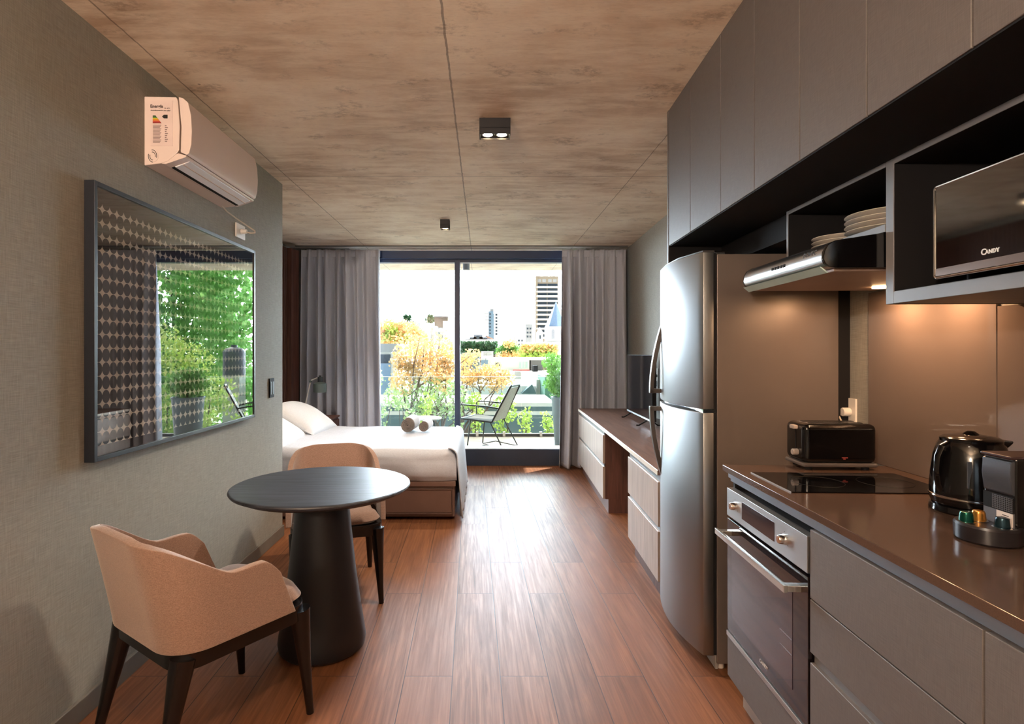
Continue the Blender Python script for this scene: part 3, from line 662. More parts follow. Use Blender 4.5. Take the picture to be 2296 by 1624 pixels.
# open niches
nf = 1.082
def edge(mb_args): return B(*mb_args, bev=.0008, seg=1)
M_EDGE = mat('grey_edging', S(112, 112, 116), .45)
ns_ = kt('open_shelf', 'black open shelf niche with grey edges above the range hood, holding plates', 'shelf', (1.26, 1.93, 1.70))
v0, v1 = V(1.612, nf), V(2.18, nf)
ns_.part('back_board', B(1.40, 1.447, v0, v1, 1.70, 1.898), M_BLACK)
ns_.part('side_board', B(nf + .002, 1.447, v1 - .012, v1, 1.60, 1.898), M_BLACK); ns_.part('side_edge', edge((nf - .001, nf + .002, v1 - .012, v1, 1.60, 1.898)), M_EDGE)
ns_.part('shelf_board', B(nf + .002, 1.40, v0, v1 - .012, 1.700, 1.722), M_BLACK); ns_.part('shelf_edge', edge((nf - .001, nf + .002, v0, v1 - .012, 1.700, 1.722)), M_EDGE)
ns_.part('top_board', B(nf + .002, 1.40, v0, v1 - .012, 1.886, 1.897), M_BLACK); ns_.part('top_edge', edge((nf - .001, nf + .002, v0, v1 - .012, 1.884, 1.898)), M_EDGE)
mn = kt('microwave_niche', 'black open niche with grey edges holding the microwave', 'shelf', (1.26, 1.25, 1.492))
w0, w1 = .44, V(1.577, nf)
mn.part('side_panel', B(nf + .002, 1.447, w1, w1 + .032, 1.492, 1.898), M_BLACK); mn.part('side_edge', edge((nf - .001, nf + .002, w1, w1 + .032, 1.492, 1.898)), M_EDGE)
mn.part('bottom_board', B(nf + .002, 1.447, w0, w1, 1.492, 1.526), M_DOOR); mn.part('bottom_edge', edge((nf - .001, nf + .002, w0, w1, 1.492, 1.526)), M_EDGE)
mn.part('back_board', B(1.42, 1.447, w0, w1, 1.526, 1.898), M_BLACK); mn.part('top_board', B(nf + .002, 1.42, w0, w1, 1.884, 1.898), M_BLACK); mn.part('top_edge', edge((nf - .001, nf + .002, w0, w1, 1.882, 1.898)), M_EDGE)
mn.part('floor_lining', B(nf + .004, 1.42, w0, w1, 1.526, 1.528), M_BLACK)
# plates
M_PORC = mat('cream_porcelain', S(206, 198, 188), .2, var=.01)
def plate(u, v, z, r, label, grp):
    single('plate', MB().lathe([(0, 0), (r * .55, 0), (r * .62, .004), (r * .97, .0125), (r, .0145), (r * .99, .0165), (r * .60, .008), (r * .52, .0045), (0, .0045)], (u, v, z), n=64), M_PORC, label, 'plate', grp, frame='k', smooth=50)
ordw = ['bottom plate', 'second plate from the bottom', 'third plate from the bottom', 'top plate']
for i in range(4): plate(1.20, V(1.762, 1.2), 1.722 + i * .0162, .124, ordw[i] + ' of the larger near stack of four on the open shelf', 'large plates on the open shelf')
for i, w_ in enumerate(('bottom plate', 'middle plate', 'top plate')): plate(1.205, V(2.03, 1.2), 1.722 + i * .0150, .095, w_ + ' of the smaller far stack of three on the open shelf', 'small plates on the open shelf')
# microwave
mw = kt('microwave', 'microwave oven with mirrored glass front and steel rim in the upper niche', 'microwave', (1.2, 1.2, 1.528))
m0, m1 = V(.945, 1.05), V(1.395, 1.05)
mw.part('body', B(1.078, 1.39, m0 + .004, m1 - .004, 1.548, 1.758, bev=.004), M_BLACK)
M_MIRROR = mat('dark_mirror_glass', S(20, 15, 13), .04, var=.02, spec=1.0); MATS['dark_mirror_glass'].node_tree.nodes['Principled BSDF'].inputs['IOR'].default_value = 2.2
fd = mw.part('door', B(1.055, 1.078, m0 + .004, m1 - .004, 1.539, 1.761, bev=.003), M_MIRROR, 'dark mirrored glass door')
rim = MB()
def rrect(y0, y1, z0, z1, r, n=6):
    P = []
    for cy, cz, a0 in ((y1 - r, z1 - r, 0), (y0 + r, z1 - r, PI / 2), (y0 + r, z0 + r, PI), (y1 - r, z0 + r, 1.5 * PI)):
        P += [(cy + r * math.cos(a0 + i / n * PI / 2), cz + r * math.sin(a0 + i / n * PI / 2)) for i in range(n + 1)]
    return P
rim.tube([(1.055, y, z) for y, z in rrect(m0 + .004, m1 - .004, 1.538, 1.762, .008)], .0032, 8, closed=True)
mw.part('steel_rim', rim, M_CHROME)
mw.part('lower_band', B(1.0525, 1.056, m0 + .010, m1 - .010, 1.542, 1.560), mat('bronze_band', S(120, 100, 90), .3, .7))
win = MB().tube([(1.0545, y, z) for y, z in rrect(V(1.26, 1.05), m1 + .10, 1.580, 1.632, .020)][6:-6] if False else [(1.0545, y, z) for y, z in rrect(V(1.275, 1.05), m1 - .012, 1.583, 1.632, .02)], .0006, 5, closed=True)
(lambda *a: None)('window_outline', win, mat('fine_grey_line', S(90, 86, 86), .4))
mw.part('logo', MB().text('C', .019, TM_u(1.0543, V(1.2485, 1.05), 1.577), .0003, .0004).text('ANDY', .0125, TM_u(1.0543, V(1.226, 1.05), 1.5758), .0003, .0004), mat('logo_silver', S(214, 214, 214), .3, .2), 'silver lettering')
for v in (m0 + .05, m1 - .05): mw.part('foot', MB().cyl((1.11, v, 1.5385), .012, .021), M_BLACK); mw.part('foot', MB().cyl((1.34, v, 1.5385), .012, .021), M_BLACK)
# range hood
hd = kt('range_hood', 'brushed steel range hood with rounded front and black ends over the cooktop', 'range hood', (1.15, 1.93, 1.585))
hp = [(1.43, 1.600), (.945, 1.600), (.925, 1.604), (.914, 1.612), (.909, 1.625), (.911, 1.645), (.921, 1.664), (.942, 1.676), (.98, 1.682), (1.078, 1.697), (1.43, 1.697)]
hd.part('canopy', MB().prism(hp, 'y', v0 + .012, v1 - .026), M_STEELH, smooth=50)
hc = [(1.43, 1.598), (.948, 1.598), (.927, 1.602), (.915, 1.611), (.909, 1.625), (.912, 1.646), (.922, 1.665), (.943, 1.677), (.98, 1.683), (1.078, 1.698), (1.43, 1.698)]
for a, b in ((v0 + .001, v0 + .012), (v1 - .026, v1 - .013)): hd.part('end_cap', MB().prism(hc, 'y', a, b, bev=.002), M_BLACKGLOSS, 'glossy black end cap')
hd.part('glass_visor', MB().prism([(.909, 1.604), (.913, 1.604), (.934, 1.588), (.930, 1.586)], 'y', v0 + .02, v1 - .02), mat('pale_visor', S(190, 214, 206), .1, .3))
hd.part('filter', B(.95, 1.40, v0 + .02, v1 - .02, 1.590, 1.600, bev=.002), mat('filter_metal', S(150, 128, 116), .45, .6))
bt = MB()
for i in range(5): bt.box(.9085, .9125, V(1.845, .9) + i * .020, V(1.845, .9) + i * .020 + .012, 1.634, 1.644, bev=.001)
hd.part('buttons', bt, M_BLACK, 'row of small black push buttons')
hd.part('logo', MB().text('DOMEC', .021, Matrix.Translation((.9125, V(1.70, .9), 1.6500)) @ Matrix.Rotation(math.radians(14), 4, 'Y') @ TM_u(0, 0, 0), .0003, .0003), mat('logo_dark', S(60, 62, 66), .4))
for D in (1.78, 2.02):
    b_ = hd.part('lamp', MB().cyl((1.34, V(D, 1.3), 1.588), .028, .006), emit_mat('hood_lamp', (1, .62, .30, 1), 14) if 'hood_lamp' not in MATS else MATS['hood_lamp'], 'lit warm lamp')
    ld = bpy.data.lights.new('hood_light', 'AREA'); lo = bpy.data.objects.new('hood_light', ld); COL.objects.link(lo); lo.parent = hd.e
    lo.location = (1.34 - 1.15, V(D, 1.3) - 1.93, 1.582 - 1.585); ld.shape = 'DISK'; ld.size = .05; ld.energy = .5; ld.color = (1, .56, .30)
# countertop, splashback, channel
ct = single('countertop', B(.832, 1.449, -.4, V(2.17) + .004, .901, .923, bev=.0025), mat('brown_quartz', S(80, 62, 52), .13, var=.14, nscale=420), 'long polished brown stone countertop running under the wall cabinets', 'countertop', frame='k')
single('handle_channel', B(.862, .90, -.4, V(2.17), .862, .901).box(.853, .863, -.4, V(2.17), .876, .901), mat('bluegrey_aluminium', S(128, 136, 148), .35, .5), 'blue-grey metal finger channel just below the brown countertop', 'channel', frame='k')
M_SPL = mat('brown_back_painted_glass', S(112, 98, 90), .06, var=.02)
for a, b, l in ((V(1.66, 1.45) + .0015, V(2.25, 1.45), 'brown-grey glass splashback panel behind the toaster and cooktop'), (-.4, V(1.66, 1.45) - .0015, 'brown-grey glass splashback panel behind the kettle and coffee machine')):
    single('splashback', B(1.4415, 1.4485, a, b, .923, 1.592 if a > 1 else 1.491, bev=.001, seg=1), M_SPL, l, 'splashback', 'glass splashback panels', frame='k')
so = socket('wall_outlet', (1.4495, V(2.37, 1.45), 1.105), .075, .115, 'cream wall outlet with a plugged-in cable, on the wall behind the toaster', 'socket', frame='k')
tvs = socket('wall_outlet', (1.4495, V(5.42, 1.45), 1.10), .08, .20, 'white outlet plate on the wall between the television and the fridge', 'socket', frame='k')
tvs.part('aperture', MB().cyl((1.4405, V(5.40, 1.45), 1.13), .014, .004, 'x'), M_BLACK)
tvs.part('module', B(1.438, 1.4425, V(5.42, 1.45) - .025, V(5.42, 1.45) + .025, 1.03, 1.08, bev=.001), mat('grey_module', S(120, 124, 130), .4))
# base units
BF = .85
oc = kt('oven_housing', 'grey base unit under the countertop that holds the built-in oven', 'cabinet', (1.15, 1.91, .115))
ov0, ov1 = V(1.583) + .003, V(2.17)
oc.part('lower_front', B(BF, BF + .02, ov0, ov1, .118, .270, bev=.001, seg=1), M_DOOR)
oc.part('carcass', B(BF + .42, 1.44, ov0, ov1, .115, .86).box(BF + .022, BF + .42, ov1 - .016, ov1, .115, .86).box(BF + .022, BF + .42, ov0, ov1 - .016, .115, .262), M_BLACK)
ov = kt('oven', 'built-in steel oven with black glass door, below the cooktop', 'oven', (1.05, 1.91, .275))
e0, e1 = ov0 + .002, ov1 - .004
ov.part('body', B(BF + .024, BF + .415, e0 + .008, e1 - .018, .28, .835), M_BLACK)
M_OVST = m_brushed('oven_steel', (.48, .48, .48, 1), .40, 'v')
cp = ov.part('control_panel', B(BF - .004, BF + .024, e0, e1, .733, .838, bev=.0015), M_OVST)
D0 = V(2.17); PX = lambda x: V(BF * F / (x - 1135.0) * 1.0)      # v of a column on the oven front
ov.part('display', B(BF - .0052, BF - .003, PX(1738), PX(1665.5), .757, .818, bev=.0005, seg=1), mat('display_glass', S(48, 42, 48), .08, spec=1), parent=cp)
for v in (PX(1650), PX(1761)):
    kn = ov.part('knob', MB().lathe([(0, .020), (.011, .020), (.013, .017), (.0155, .002), (.016, 0), (0, 0)], (0, 0, 0), n=32, M=Matrix.Translation((BF - .004, v, .786)) @ Matrix.Rotation(-PI / 2, 4, 'Y')), M_CHROME, 'silver rotary knob')
    ov.part('knob_pointer', B(BF - .0252, BF - .010, v - .0022, v + .0022, .776, .797, bev=.001), M_CHROME, parent=kn)
    mk = MB()
    for a in (-2.1, -1.05, 0, 1.05, 2.1): mk.box(BF - .0046, BF - .003, v + .024 * math.sin(a) - .001, v + .024 * math.sin(a) + .001, .786 + .024 * math.cos(a) - .001, .786 + .024 * math.cos(a) + .001)
    ov.part('dial_marks', mk, M_BLACK, parent=cp)
dg = mat('oven_door_glass', S(24, 18, 20), .05, var=.02, spec=1.0)
dr_ = ov.part('door', B(BF - .002, BF + .022, e0, e1, .296, .722, bev=.0015), dg, 'dark glass door')
ov.part('door_window', B(BF - .0032, BF - .0018, e0 + .085, e1 - .045, .355, .655, bev=.0004, seg=1), mat('oven_window_tint', S(62, 52, 58), .05, spec=1), parent=dr_)
rk = MB()
for z in (.50, .455): rk.box(BF - .0040, BF - .0030, e0 + .088, e0 + .16, z, z + .0012)
ov.part('rack_glints', rk, mat('rack_metal', S(150, 140, 140), .3, .6), parent=dr_)
ov.part('logo', MB().text('CANDY', .017, TM_u(BF - .0028, V(1.86), .326), .0003, .0002), mat('oven_logo', S(190, 180, 176), .3), parent=dr_)
hn = MB().box(BF - .052, BF - .040, e0 + .035, e1 - .005, .662, .684, bev=.002)
for v in (e0 + .05, e1 - .03): hn.box(BF - .042, BF + .001, v - .014, v + .014, .664, .682, bev=.002)
ov.part('handle', hn, mat('bright_handle', S(196, 198, 196), .22, .85), parent=dr_)
ov.part('bottom_trim', B(BF - .006, BF + .02, e0, e1, .274, .292, bev=.0015), M_OVST)
def drawer_unit(a, b, fronts, label, handle_gap=True, name='base_cabinet'):
    t = kt(name, label, 'cabinet', (1.15, (a + b) / 2, .115), group=None)
    t.part('body', B(BF + .022, 1.44, a + .002, b - .002, .115, .862), M_BLACK)
    for nm, z0, z1 in fronts: t.part(nm, B(BF, BF + .02, a + .0022, b - .0022, z0, z1, bev=.0012, seg=1), M_DOOR)
    return t
b1 = V(1.583); b0 = V(1.006)
du = drawer_unit(b0, b1, (('drawer', .668, .860), ('drawer', .517, .6645), ('drawer', .118, .488)), 'grey drawer base unit with three drawers, right of the oven')
du.part('grip_channel', B(BF + .012, BF + .0215, b0 + .003, b1 - .003, .488, .517), M_EDGE)
drawer_unit(.41, b0, (('door', .118, .860),), 'grey base unit with a plain door at the bottom right corner, nearest the camera')
drawer_unit(-.39, .408, (('door', .118, .860),), 'grey base unit continuing the kitchen run beyond the picture')
single('plinth', B(.905, .92, -.39, V(2.17) - .01, 0, .115), mat('pale_plinth', S(150, 136, 126), .4), 'pale recessed plinth along the floor under the kitchen base units', 'plinth', frame='k')
# cooktop
M_HOB = mat('black_ceramic_glass', S(6, 6, 7), .05, var=.02)
hb = kt('cooktop', 'flush black ceramic glass cooktop set into the countertop in front of the toaster', 'cooktop', (1.12, 1.9, .923))
hb.part('glass_plate', B(.877, 1.375, V(1.728, 1.1), V(2.014, 1.1), .9225, .9265, bev=.001, seg=1), M_HOB)
hb.part('edge_trim', B(.8752, .877, V(1.728, 1.1), V(2.014, 1.1), .9225, .9268), mat('hob_trim', S(120, 118, 116), .6))
zr = MB()
for u_ in (1.03, 1.25): zr.tube([(u_ + .08 * math.cos(i / 40 * 2 * PI), V(1.871, 1.1) + .08 * math.sin(i / 40 * 2 * PI), .9266) for i in range(40)], .0006, 4, closed=True)
hb.part('zone_rings', zr, mat('zone_grey', S(20, 19, 19), .5, spec=.1))
# toaster
to = kt('toaster', 'glossy black two-slice toaster at the far end of the countertop', 'toaster', (1.22, V(2.13, 1.2), .923))
ty0, ty1 = V(2.062, 1.2), V(2.205, 1.2)
body = [(1.088, .948), (1.084, .965), (1.086, 1.06), (1.094, 1.082), (1.112, 1.094), (1.33, 1.094), (1.349, 1.086), (1.357, 1.066), (1.359, .965), (1.354, .948)]
tm = MB().box(1.09, 1.354, ty0, ty1, .948, 1.092, bev=.022, seg=4); to.part('body', tm, M_BLACKGLOSS)
to.part('base', MB().box(1.088, 1.356, ty0 + .002, ty1 - .002, .934, .950, bev=.006), mat('grey_base', S(110, 104, 102), .3, .5))
to.part('slot', B(1.13, 1.32, ty0 + .035, ty0 + .055, 1.088, 1.0935), M_BLACK); to.part('slot', B(1.13, 1.32, ty1 - .055, ty1 - .035, 1.088, 1.0935), M_BLACK)
to.part('slot_frame', B(1.12, 1.33, ty0 + .028, ty1 - .028, 1.0915, 1.0925), M_CHROME)
to.part('lever', B(1.074, 1.092, ty0 + .045, ty0 + .078, 1.068, 1.083, bev=.004), mat('grey_lever', S(168, 156, 150), .35))
to.part('browning_dial', MB().cyl((1.079, ty0 + .045, .984), .0115, .022, 'x', bev=.003), MATS['grey_lever'])
to.part('lever_slot', B(1.0885, 1.092, ty0 + .058, ty0 + .064, .99, 1.07), M_BLACK)
to.part('logo', B(1.224, 1.246, ty0 - .0008, ty0 + .001, .968, .972, bev=.0003, seg=1).box(1.229, 1.238, ty0 - .0008, ty0 + .001, .964, .967), mat('logo_red', S(140, 60, 56), .4))
for u_ in (1.12, 1.325):
    for v_ in (ty0 + .03, ty1 - .03): to.part('foot', MB().cyl((u_, v_, .929), .013, .012), M_BLACK)
cb_ = MB().tube([(1.335, ty1 - .01, .955), (1.38, ty1 + .03, .94), (1.41, ty1 + .06, .97), (1.418, V(2.36, 1.4), 1.03), (1.405, V(2.385, 1.4), 1.085), (1.415, V(2.385, 1.4), 1.10)], .0035)
pc2 = to.part('power_cord', cb_, mat('cream_cable2', S(206, 190, 168), .5)); to.part('plug', MB().cyl((1.425, V(2.37, 1.45), 1.105), .018, .032, 'x', bev=.004), M_WHITEPL, parent=pc2)
# kettle
kc = (1.262, V(1.535, 1.26), .923)
ke = kt('kettle', 'glossy black electric kettle on its base, left of the coffee machine', 'kettle', kc)
ke.part('power_base', MB().lathe([(0, 0), (.088, 0), (.092, .004), (.090, .018), (.082, .022), (0, .022)], kc), M_BLACKGLOSS)
ke.part('jug', MB().lathe([(.0, .022), (.086, .022), (.090, .032), (.0905, .06), (.088, .10), (.082, .15), (.073, .182), (.0665, .192), (0, .192)], kc, n=64), M_BLACKGLOSS)
ke.part('band', MB().lathe([(.0908, .040), (.0922, .042), (.0922, .0455), (.0905, .047), (.0895, .0435), (.0908, .040)], kc, n=64), M_CHROME)
ke.part('lid', MB().lathe([(.0675, .190), (.068, .198), (.060, .204), (.03, .209), (0, .210)], kc, n=48), M_BLACKGLOSS)
ke.part('lid_knob', MB().lathe([(.020, .207), (.016, .213), (.008, .219), (0, .220)], kc), M_BLACKGLOSS)
hv = [(-.066, .186), (-.088, .176), (-.100, .150), (-.103, .115), (-.098, .080), (-.086, .055)]
ke.part('handle', MB().tube([(kc[0] + a * .93, kc[1] + a * .10, kc[2] + z) for a, z in hv], [.012, .013, .012, .011, .011, .012], 12, flat=(1, .8)), M_BLACKGLOSS)
ke.part('spout', MB().prism([(.055, .150), (.098, .188), (.098, .194), (.05, .196)], 'y', -.018, .018, bev=.003, M=Matrix.Translation(kc)), M_BLACKGLOSS)
ke.part('water_gauge', B(kc[0] - .062, kc[0] - .050, kc[1] - .068, kc[1] - .064, 1.0, 1.07, bev=.002), mat('gauge_grey', S(70, 76, 86), .1))
# coffee machine
cm_o = (1.25, V(1.30, 1.15), .923)
cm = kt('coffee_machine', 'compact black and grey capsule coffee machine at the right edge of the countertop', 'coffee machine', cm_o)
c0_, c1_ = V(1.258, 1.13), V(1.345, 1.13); ZC = .923
cm.part('body', MB().box(1.135, 1.46 - .03, c0_, c1_, ZC + .004, ZC + .196, bev=.007, seg=3), M_BLACKGLOSS)
M_GSIL = mat('grey_satin', S(96, 100, 108), .22, .7)
cm.part('front_cover', MB().prism([(1.140, ZC + .105), (1.132, ZC + .112), (1.127, ZC + .15), (1.129, ZC + .186), (1.140, ZC + .190)], 'y', c0_ + .004, c1_ - .004, bev=.003), M_GSIL, 'shiny grey front cover')
cm.part('top_lid', MB().box(1.126, 1.30, c0_ + .002, c1_ - .002, ZC + .191, ZC + .199, bev=.003), mat('dark_brown_lid', S(50, 30, 30), .2))
cm.part('grille_panel', B(1.132, 1.140, c0_ + .004, c1_ - .004, ZC + .070, ZC + .106), M_BLACK)
gr_ = MB()
for i in range(8): gr_.box(1.1308, 1.1322, c0_ + .005, c1_ - .03, ZC + .0735 + i * .0042, ZC + .0742 + i * .0042)
for i in range(12): gr_.box(1.1308, 1.1322, c0_ + .006 + i * .0046, c0_ + .0067 + i * .0046, ZC + .072, ZC + .104)
cm.part('grille', gr_, mat('grille_grey', S(84, 84, 90), .4))
lb = cm.part('barcode_label', B(1.1295, 1.1312, c0_ + .003, c0_ + .044, ZC + .040, ZC + .070, M=None), mat('label_white', S(206, 196, 190), .6), 'small white label with a barcode')
bc = MB()
for i in range(13): bc.box(1.1286, 1.1296, c0_ + .0085 + i * .0018, c0_ + .0085 + i * .0018 + (.0011 if i % 3 else .0005), ZC + .050, ZC + .059)
bc.box(1.1286, 1.1296, c0_ + .012, c0_ + .028, ZC + .0625, ZC + .0638)
cm.part('barcode', bc, M_BLACK, parent=lb)
cm.part('lower_front', B(1.1325, 1.140, c0_ + .004, c1_ - .004, ZC + .03, ZC + .071), MATS['grille_grey'])
CPC = (1.105, V(1.297, 1.1), ZC)
cm.part('drip_tray', MB().lathe([(0, 0), (.056, 0), (.061, .005), (.062, .036), (.059, .041), (.052, .041), (.051, .038), (0, .038)], CPC, n=64), mat('dark_satin', S(30, 27, 30), .3))
for du_, dv_, c, lab_ in ((-.032, .020, S(16, 74, 62), 'dark green coffee capsule on the drip tray, leftmost of three'), (.004, .030, S(176, 124, 56), 'gold coffee capsule on the drip tray, behind and between the other two'), (.010, -.026, S(40, 62, 72), 'dark teal coffee capsule on the drip tray, nearest the machine')):
    nm = 'capsule_%d' % int(c[0] * 1e4); q = (CPC[0] + du_, CPC[1] + dv_, ZC + .0382)
    t = kt('coffee_capsule', lab_, 'capsule', q, group='coffee capsules on the drip tray')
    t.part('cup', MB().lathe([(0, .0005), (.0148, .0005), (.0130, .018), (.0112, .0225), (.0085, .0235), (0, .0225)], q, n=32), mat(nm, c, .22, .75))
    t.part('rim', MB().lathe([(.0148, 0), (.0180, 0), (.0182, .0008), (.0148, .0014), (.0148, 0)], q, n=32), M_CHROME)
# fridge
fg = kt('refrigerator', 'tall brushed steel two-door refrigerator with arched handles beside the kitchen run', 'refrigerator', (1.15, 2.72, 0))
f0, f1 = V(2.39, .888), V(2.98, .82)
M_FSIDE = mat('grey_fridge_side', S(116, 106, 100), .32, .35, var=.03)
fg.part('cabinet', B(.892, 1.395, f0, f1, .035, 1.772, bev=.004), M_FSIDE)
M_FDOOR = m_brushed('fridge_steel', (.30, .31, .32, 1), .42, 'z')
def fdoor(z0, z1):
    n = 16; P = [(.880, f1), (.880, f0 + .002)]
    for i in range(n + 1):
        f = i / n; u = .836 + (.812 - .836) * f - .044 * math.sin(PI * f) ** .9; P.append((u, f0 + .004 + (f1 - f0 - .006) * f))
    return MB().prism(P, 'z', z0, z1, bev=.003)
for nm, z0, z1 in (('freezer_door', 1.113, 1.782), ('fridge_door', .068, 1.098)):
    dd = fg.part(nm, fdoor(z0, z1), M_FDOOR, smooth=50)
    # arched handle near the far edge
    vv0, vv1 = V(2.90, .8), V(2.925, .8); up = nm[1] == 'r' and nm.startswith('freezer')
    A = []; Bn = []
    zs, ze = (1.145, 1.535) if up else (1.078, .684)
    for i in range(15):
        f = i / 14; z = zs + (ze - zs) * f; off = .094 * math.cos(f * PI / 2) ** .85 if f < 1 else 0
        A.append((.806 - off * .78 + .006, z)); Bn.append((.806 - off * .78 + .006 + .020 + .004 * f, z))
    hm = MB().prism(A + Bn[::-1], 'y', vv0, vv1, bev=.002)
    zb_ = zs + (.012 if up else -.012)
    hm.box(.740, .822, vv0, vv1, zb_ - .011, zb_ + .011, bev=.002)
    fg.part('handle', hm, mat('handle_grey', S(78, 74, 72), .35, .35), 'arched grey metal handle', parent=dd)
fg.part('door_gasket', B(.880, .892, f0 + .006, f1 - .004, .07, 1.775), M_BLACK)
fg.part('divider_strip', B(.835, .892, f0 + .003, f1 - .004, 1.099, 1.112), M_CHROME)
fg.part('top_hinge', B(.85, .93, f0 + .01, f0 + .04, 1.772, 1.786, bev=.003), M_CHROME); fg.part('top_cap', MB().prism([(.882, f0 + .004), (.882, f1 - .004), (.812, f1 - .004), (.788, (f0 + f1) / 2 + .1), (.788, (f0 + f1) / 2 - .1), (.834, f0 + .004)], 'z', 1.782, 1.788), mat('dark_cap', S(60, 58, 58), .4))
fg.part('logo', MB().text('PATRICK', .016, Matrix.Translation((.7865 + .0075, V(2.80, .8), 1.663)) @ Matrix.Rotation(math.radians(5.0), 4, 'Z') @ TM_u(0, 0, 0), .0006, .0004), mat('logo_dark', S(60, 62, 66), .4))
for v_ in (f0 + .05, f1 - .05):
    for u_ in (.92, 1.36): fg.part('foot', MB().cyl((u_, v_, .018), .02, .036), M_WHITEPL)
fg.part('kick_panel', B(.888, .90, f0 + .01, f1 - .01, .008, .066, bev=.002), mat('grey_kick', S(140, 136, 132), .4))
# desk with drawers
M_DESKTOP = m_wood('walnut_desk', S(92, 66, 56), S(128, 96, 82), 'y', 1.0, .35); M_DESKF = m_wood('greige_oak', S(140, 122, 112), S(172, 154, 142), 'z', 1.0, .38, .12)
dk = kt('desk', 'long walnut wall desk with two drawer stacks and a knee space, below the television', 'desk', (1.12, 4.7, 0))
q = lambda D: V(D, .815); dz = .722
dk.part('desktop', B(.812, 1.447, q(3.03), q(6.37), dz - .028, dz, bev=.001, seg=1), M_DESKTOP)
dk.part('front_edge', B(.809, .8125, q(3.03), q(6.37), dz - .026, dz - .002), mat('pale_edging', S(200, 188, 172), .4))
for a, b in ((q(3.03), q(3.78)), (q(4.75), q(6.36))):
    cbn = dk.part('cabinet', B(.834, 1.447, a, b, .12, dz - .028), M_WALNUT)
    dk.part('plinth', B(.86, 1.447, a + .002, b - .002, 0, .12), M_WALNUT)
    for z0, z1 in ((.418, .658), (.122, .392)): dk.part('drawer', B(.814, .833, a + .002, b - .002, z0, z1, bev=.001, seg=1), M_DESKF, parent=cbn)
    dk.part('finger_channel', B(.826, .833, a + .003, b - .003, .392, .418).box(.826, .833, a + .003, b - .003, .660, .692), mat('dark_channel', S(70, 66, 66), .4), parent=cbn)
dk.part('knee_back', B(1.40, 1.447, q(3.78), q(4.75), .12, dz - .028), M_WALNUT)
# television
tv = kt('television', 'flat black television standing on the walnut desk, facing the bed', 'television', (1.2, V(5.14, 1.2), dz))
t0, t1 = V(4.66, 1.2), V(5.62, 1.2)
tv.part('case', B(1.205, 1.24, t0, t1, .775, 1.332, bev=.004), M_BLACK)
tv.part('screen', B(1.2025, 1.206, t0 + .006, t1 - .006, .792, 1.327), mat('tv_screen', S(12, 13, 15), .06, var=.02, spec=1.0))
tv.part('bottom_bezel', B(1.200, 1.206, t0, t1, .775, .790, bev=.001), mat('silver_bezel', S(180, 186, 190), .3, .6))
for v_ in (t0 + .17, t1 - .17): tv.part('stand_foot', MB().tube([(1.222, v_, .782), (1.14, v_ + .02, dz + .006), (1.118, v_ + .024, dz + .006)], .006, 8).tube([(1.222, v_, .782), (1.30, v_ + .02, dz + .006), (1.32, v_ + .024, dz + .006)], .006, 8), M_BLACK)
# ------------------------------------------------------------------ balcony furniture
M_FRMD = mat('dark_green_steel', S(44, 50, 48), .4, .3); M_CORD = m_fabric('woven_cord_cream', S(150, 146, 124), S(176, 172, 150), .3, .9); M_CORDD = m_fabric('woven_cord_dark', S(58, 60, 56), S(74, 76, 70), .3, .9)
bc_ = Thing('woven_balcony_chair', 'low metal balcony armchair with woven cord seat and tall woven back', 'chair', (.05, 7.40, .10), rz=math.atan2(.92, .38), local=True)
# local frame: x right, y forward (the way the sitter looks), z up
def wv(p0, p1, w0, w1, n_=26):
    m = MB(); p0 = Vector(p0); p1 = Vector(p1)
    for i in range(n_):
        f = (i + .5) / n_; c = p0.lerp(p1, f); w_ = w0 + (w1 - w0) * f
        m.tube([c + Vector((-w_, 0, 0)), c + Vector((0, .006, -.010 if abs((p1 - p0).z) < .2 else 0)), c + Vector((w_, 0, 0))], (p1 - p0).length / n_ * .46, 6)
    return m
bc_.part('seat', wv((0, .25, .40), (0, -.14, .375), .24, .22), M_CORDD, 'dark woven seat', smooth=60)
bc_.part('backrest', wv((0, -.16, .375), (0, -.36, .80), .22, .17, 30), M_CORD, 'cream woven backrest', smooth=60)
fm_ = MB()
for s in (-1, 1): fm_.tube([(s * .25, .27, .40), (s * .235, -.15, .37), (s * .18, -.375, .81)], .013, 8)
fm_.tube([(-.18, -.375, .81), (-.16, -.385, .83), (.16, -.385, .83), (.18, -.375, .81)], .013, 8).tube([(-.25, .27, .40), (.25, .27, .40)], .012, 8)
bc_.part('frame', fm_, M_FRMD)
for s in (-1, 1):
    bc_.part('armrest', MB().tube([(s * .26, .27, .40), (s * .285, .28, .56), (s * .285, .25, .585), (s * .275, -.12, .57), (s * .225, -.235, .545)], .009, 8), M_FRMD)
    bc_.part('leg', MB().tube([(s * .24, .14, .385), (s * .26, .18, .02), (s * .26, .17, .008)], .008, 8), M_FRMD)
    bc_.part('leg', MB().tube([(s * .235, -.13, .372), (s * .26, -.32, .02), (s * .26, -.31, .008)], .008, 8), M_FRMD)
    bc_.part('runner', MB().tube([(s * .26, .17, .010), (s * .16, -.05, .07), (s * .26, -.31, .010)], .007, 8), M_FRMD)
bt_ = Thing('balcony_table', 'small white-topped balcony table with dark legs, behind the rolled towels', 'table', (-.78, 7.45, .10))
bt_.part('tabletop', MB().cyl((-.78, 7.45, .485), .22, .018, bev=.004, n=48), mat('white_tabletop', S(225, 225, 220), .4))
for a in (0.5, 2.6, 4.7): bt_.part('leg', MB().tube([(-.78 + .12 * math.cos(a), 7.45 + .12 * math.sin(a), .478), (-.78 + .19 * math.cos(a), 7.45 + .19 * math.sin(a), .10)], .012, 8), M_FRMD)

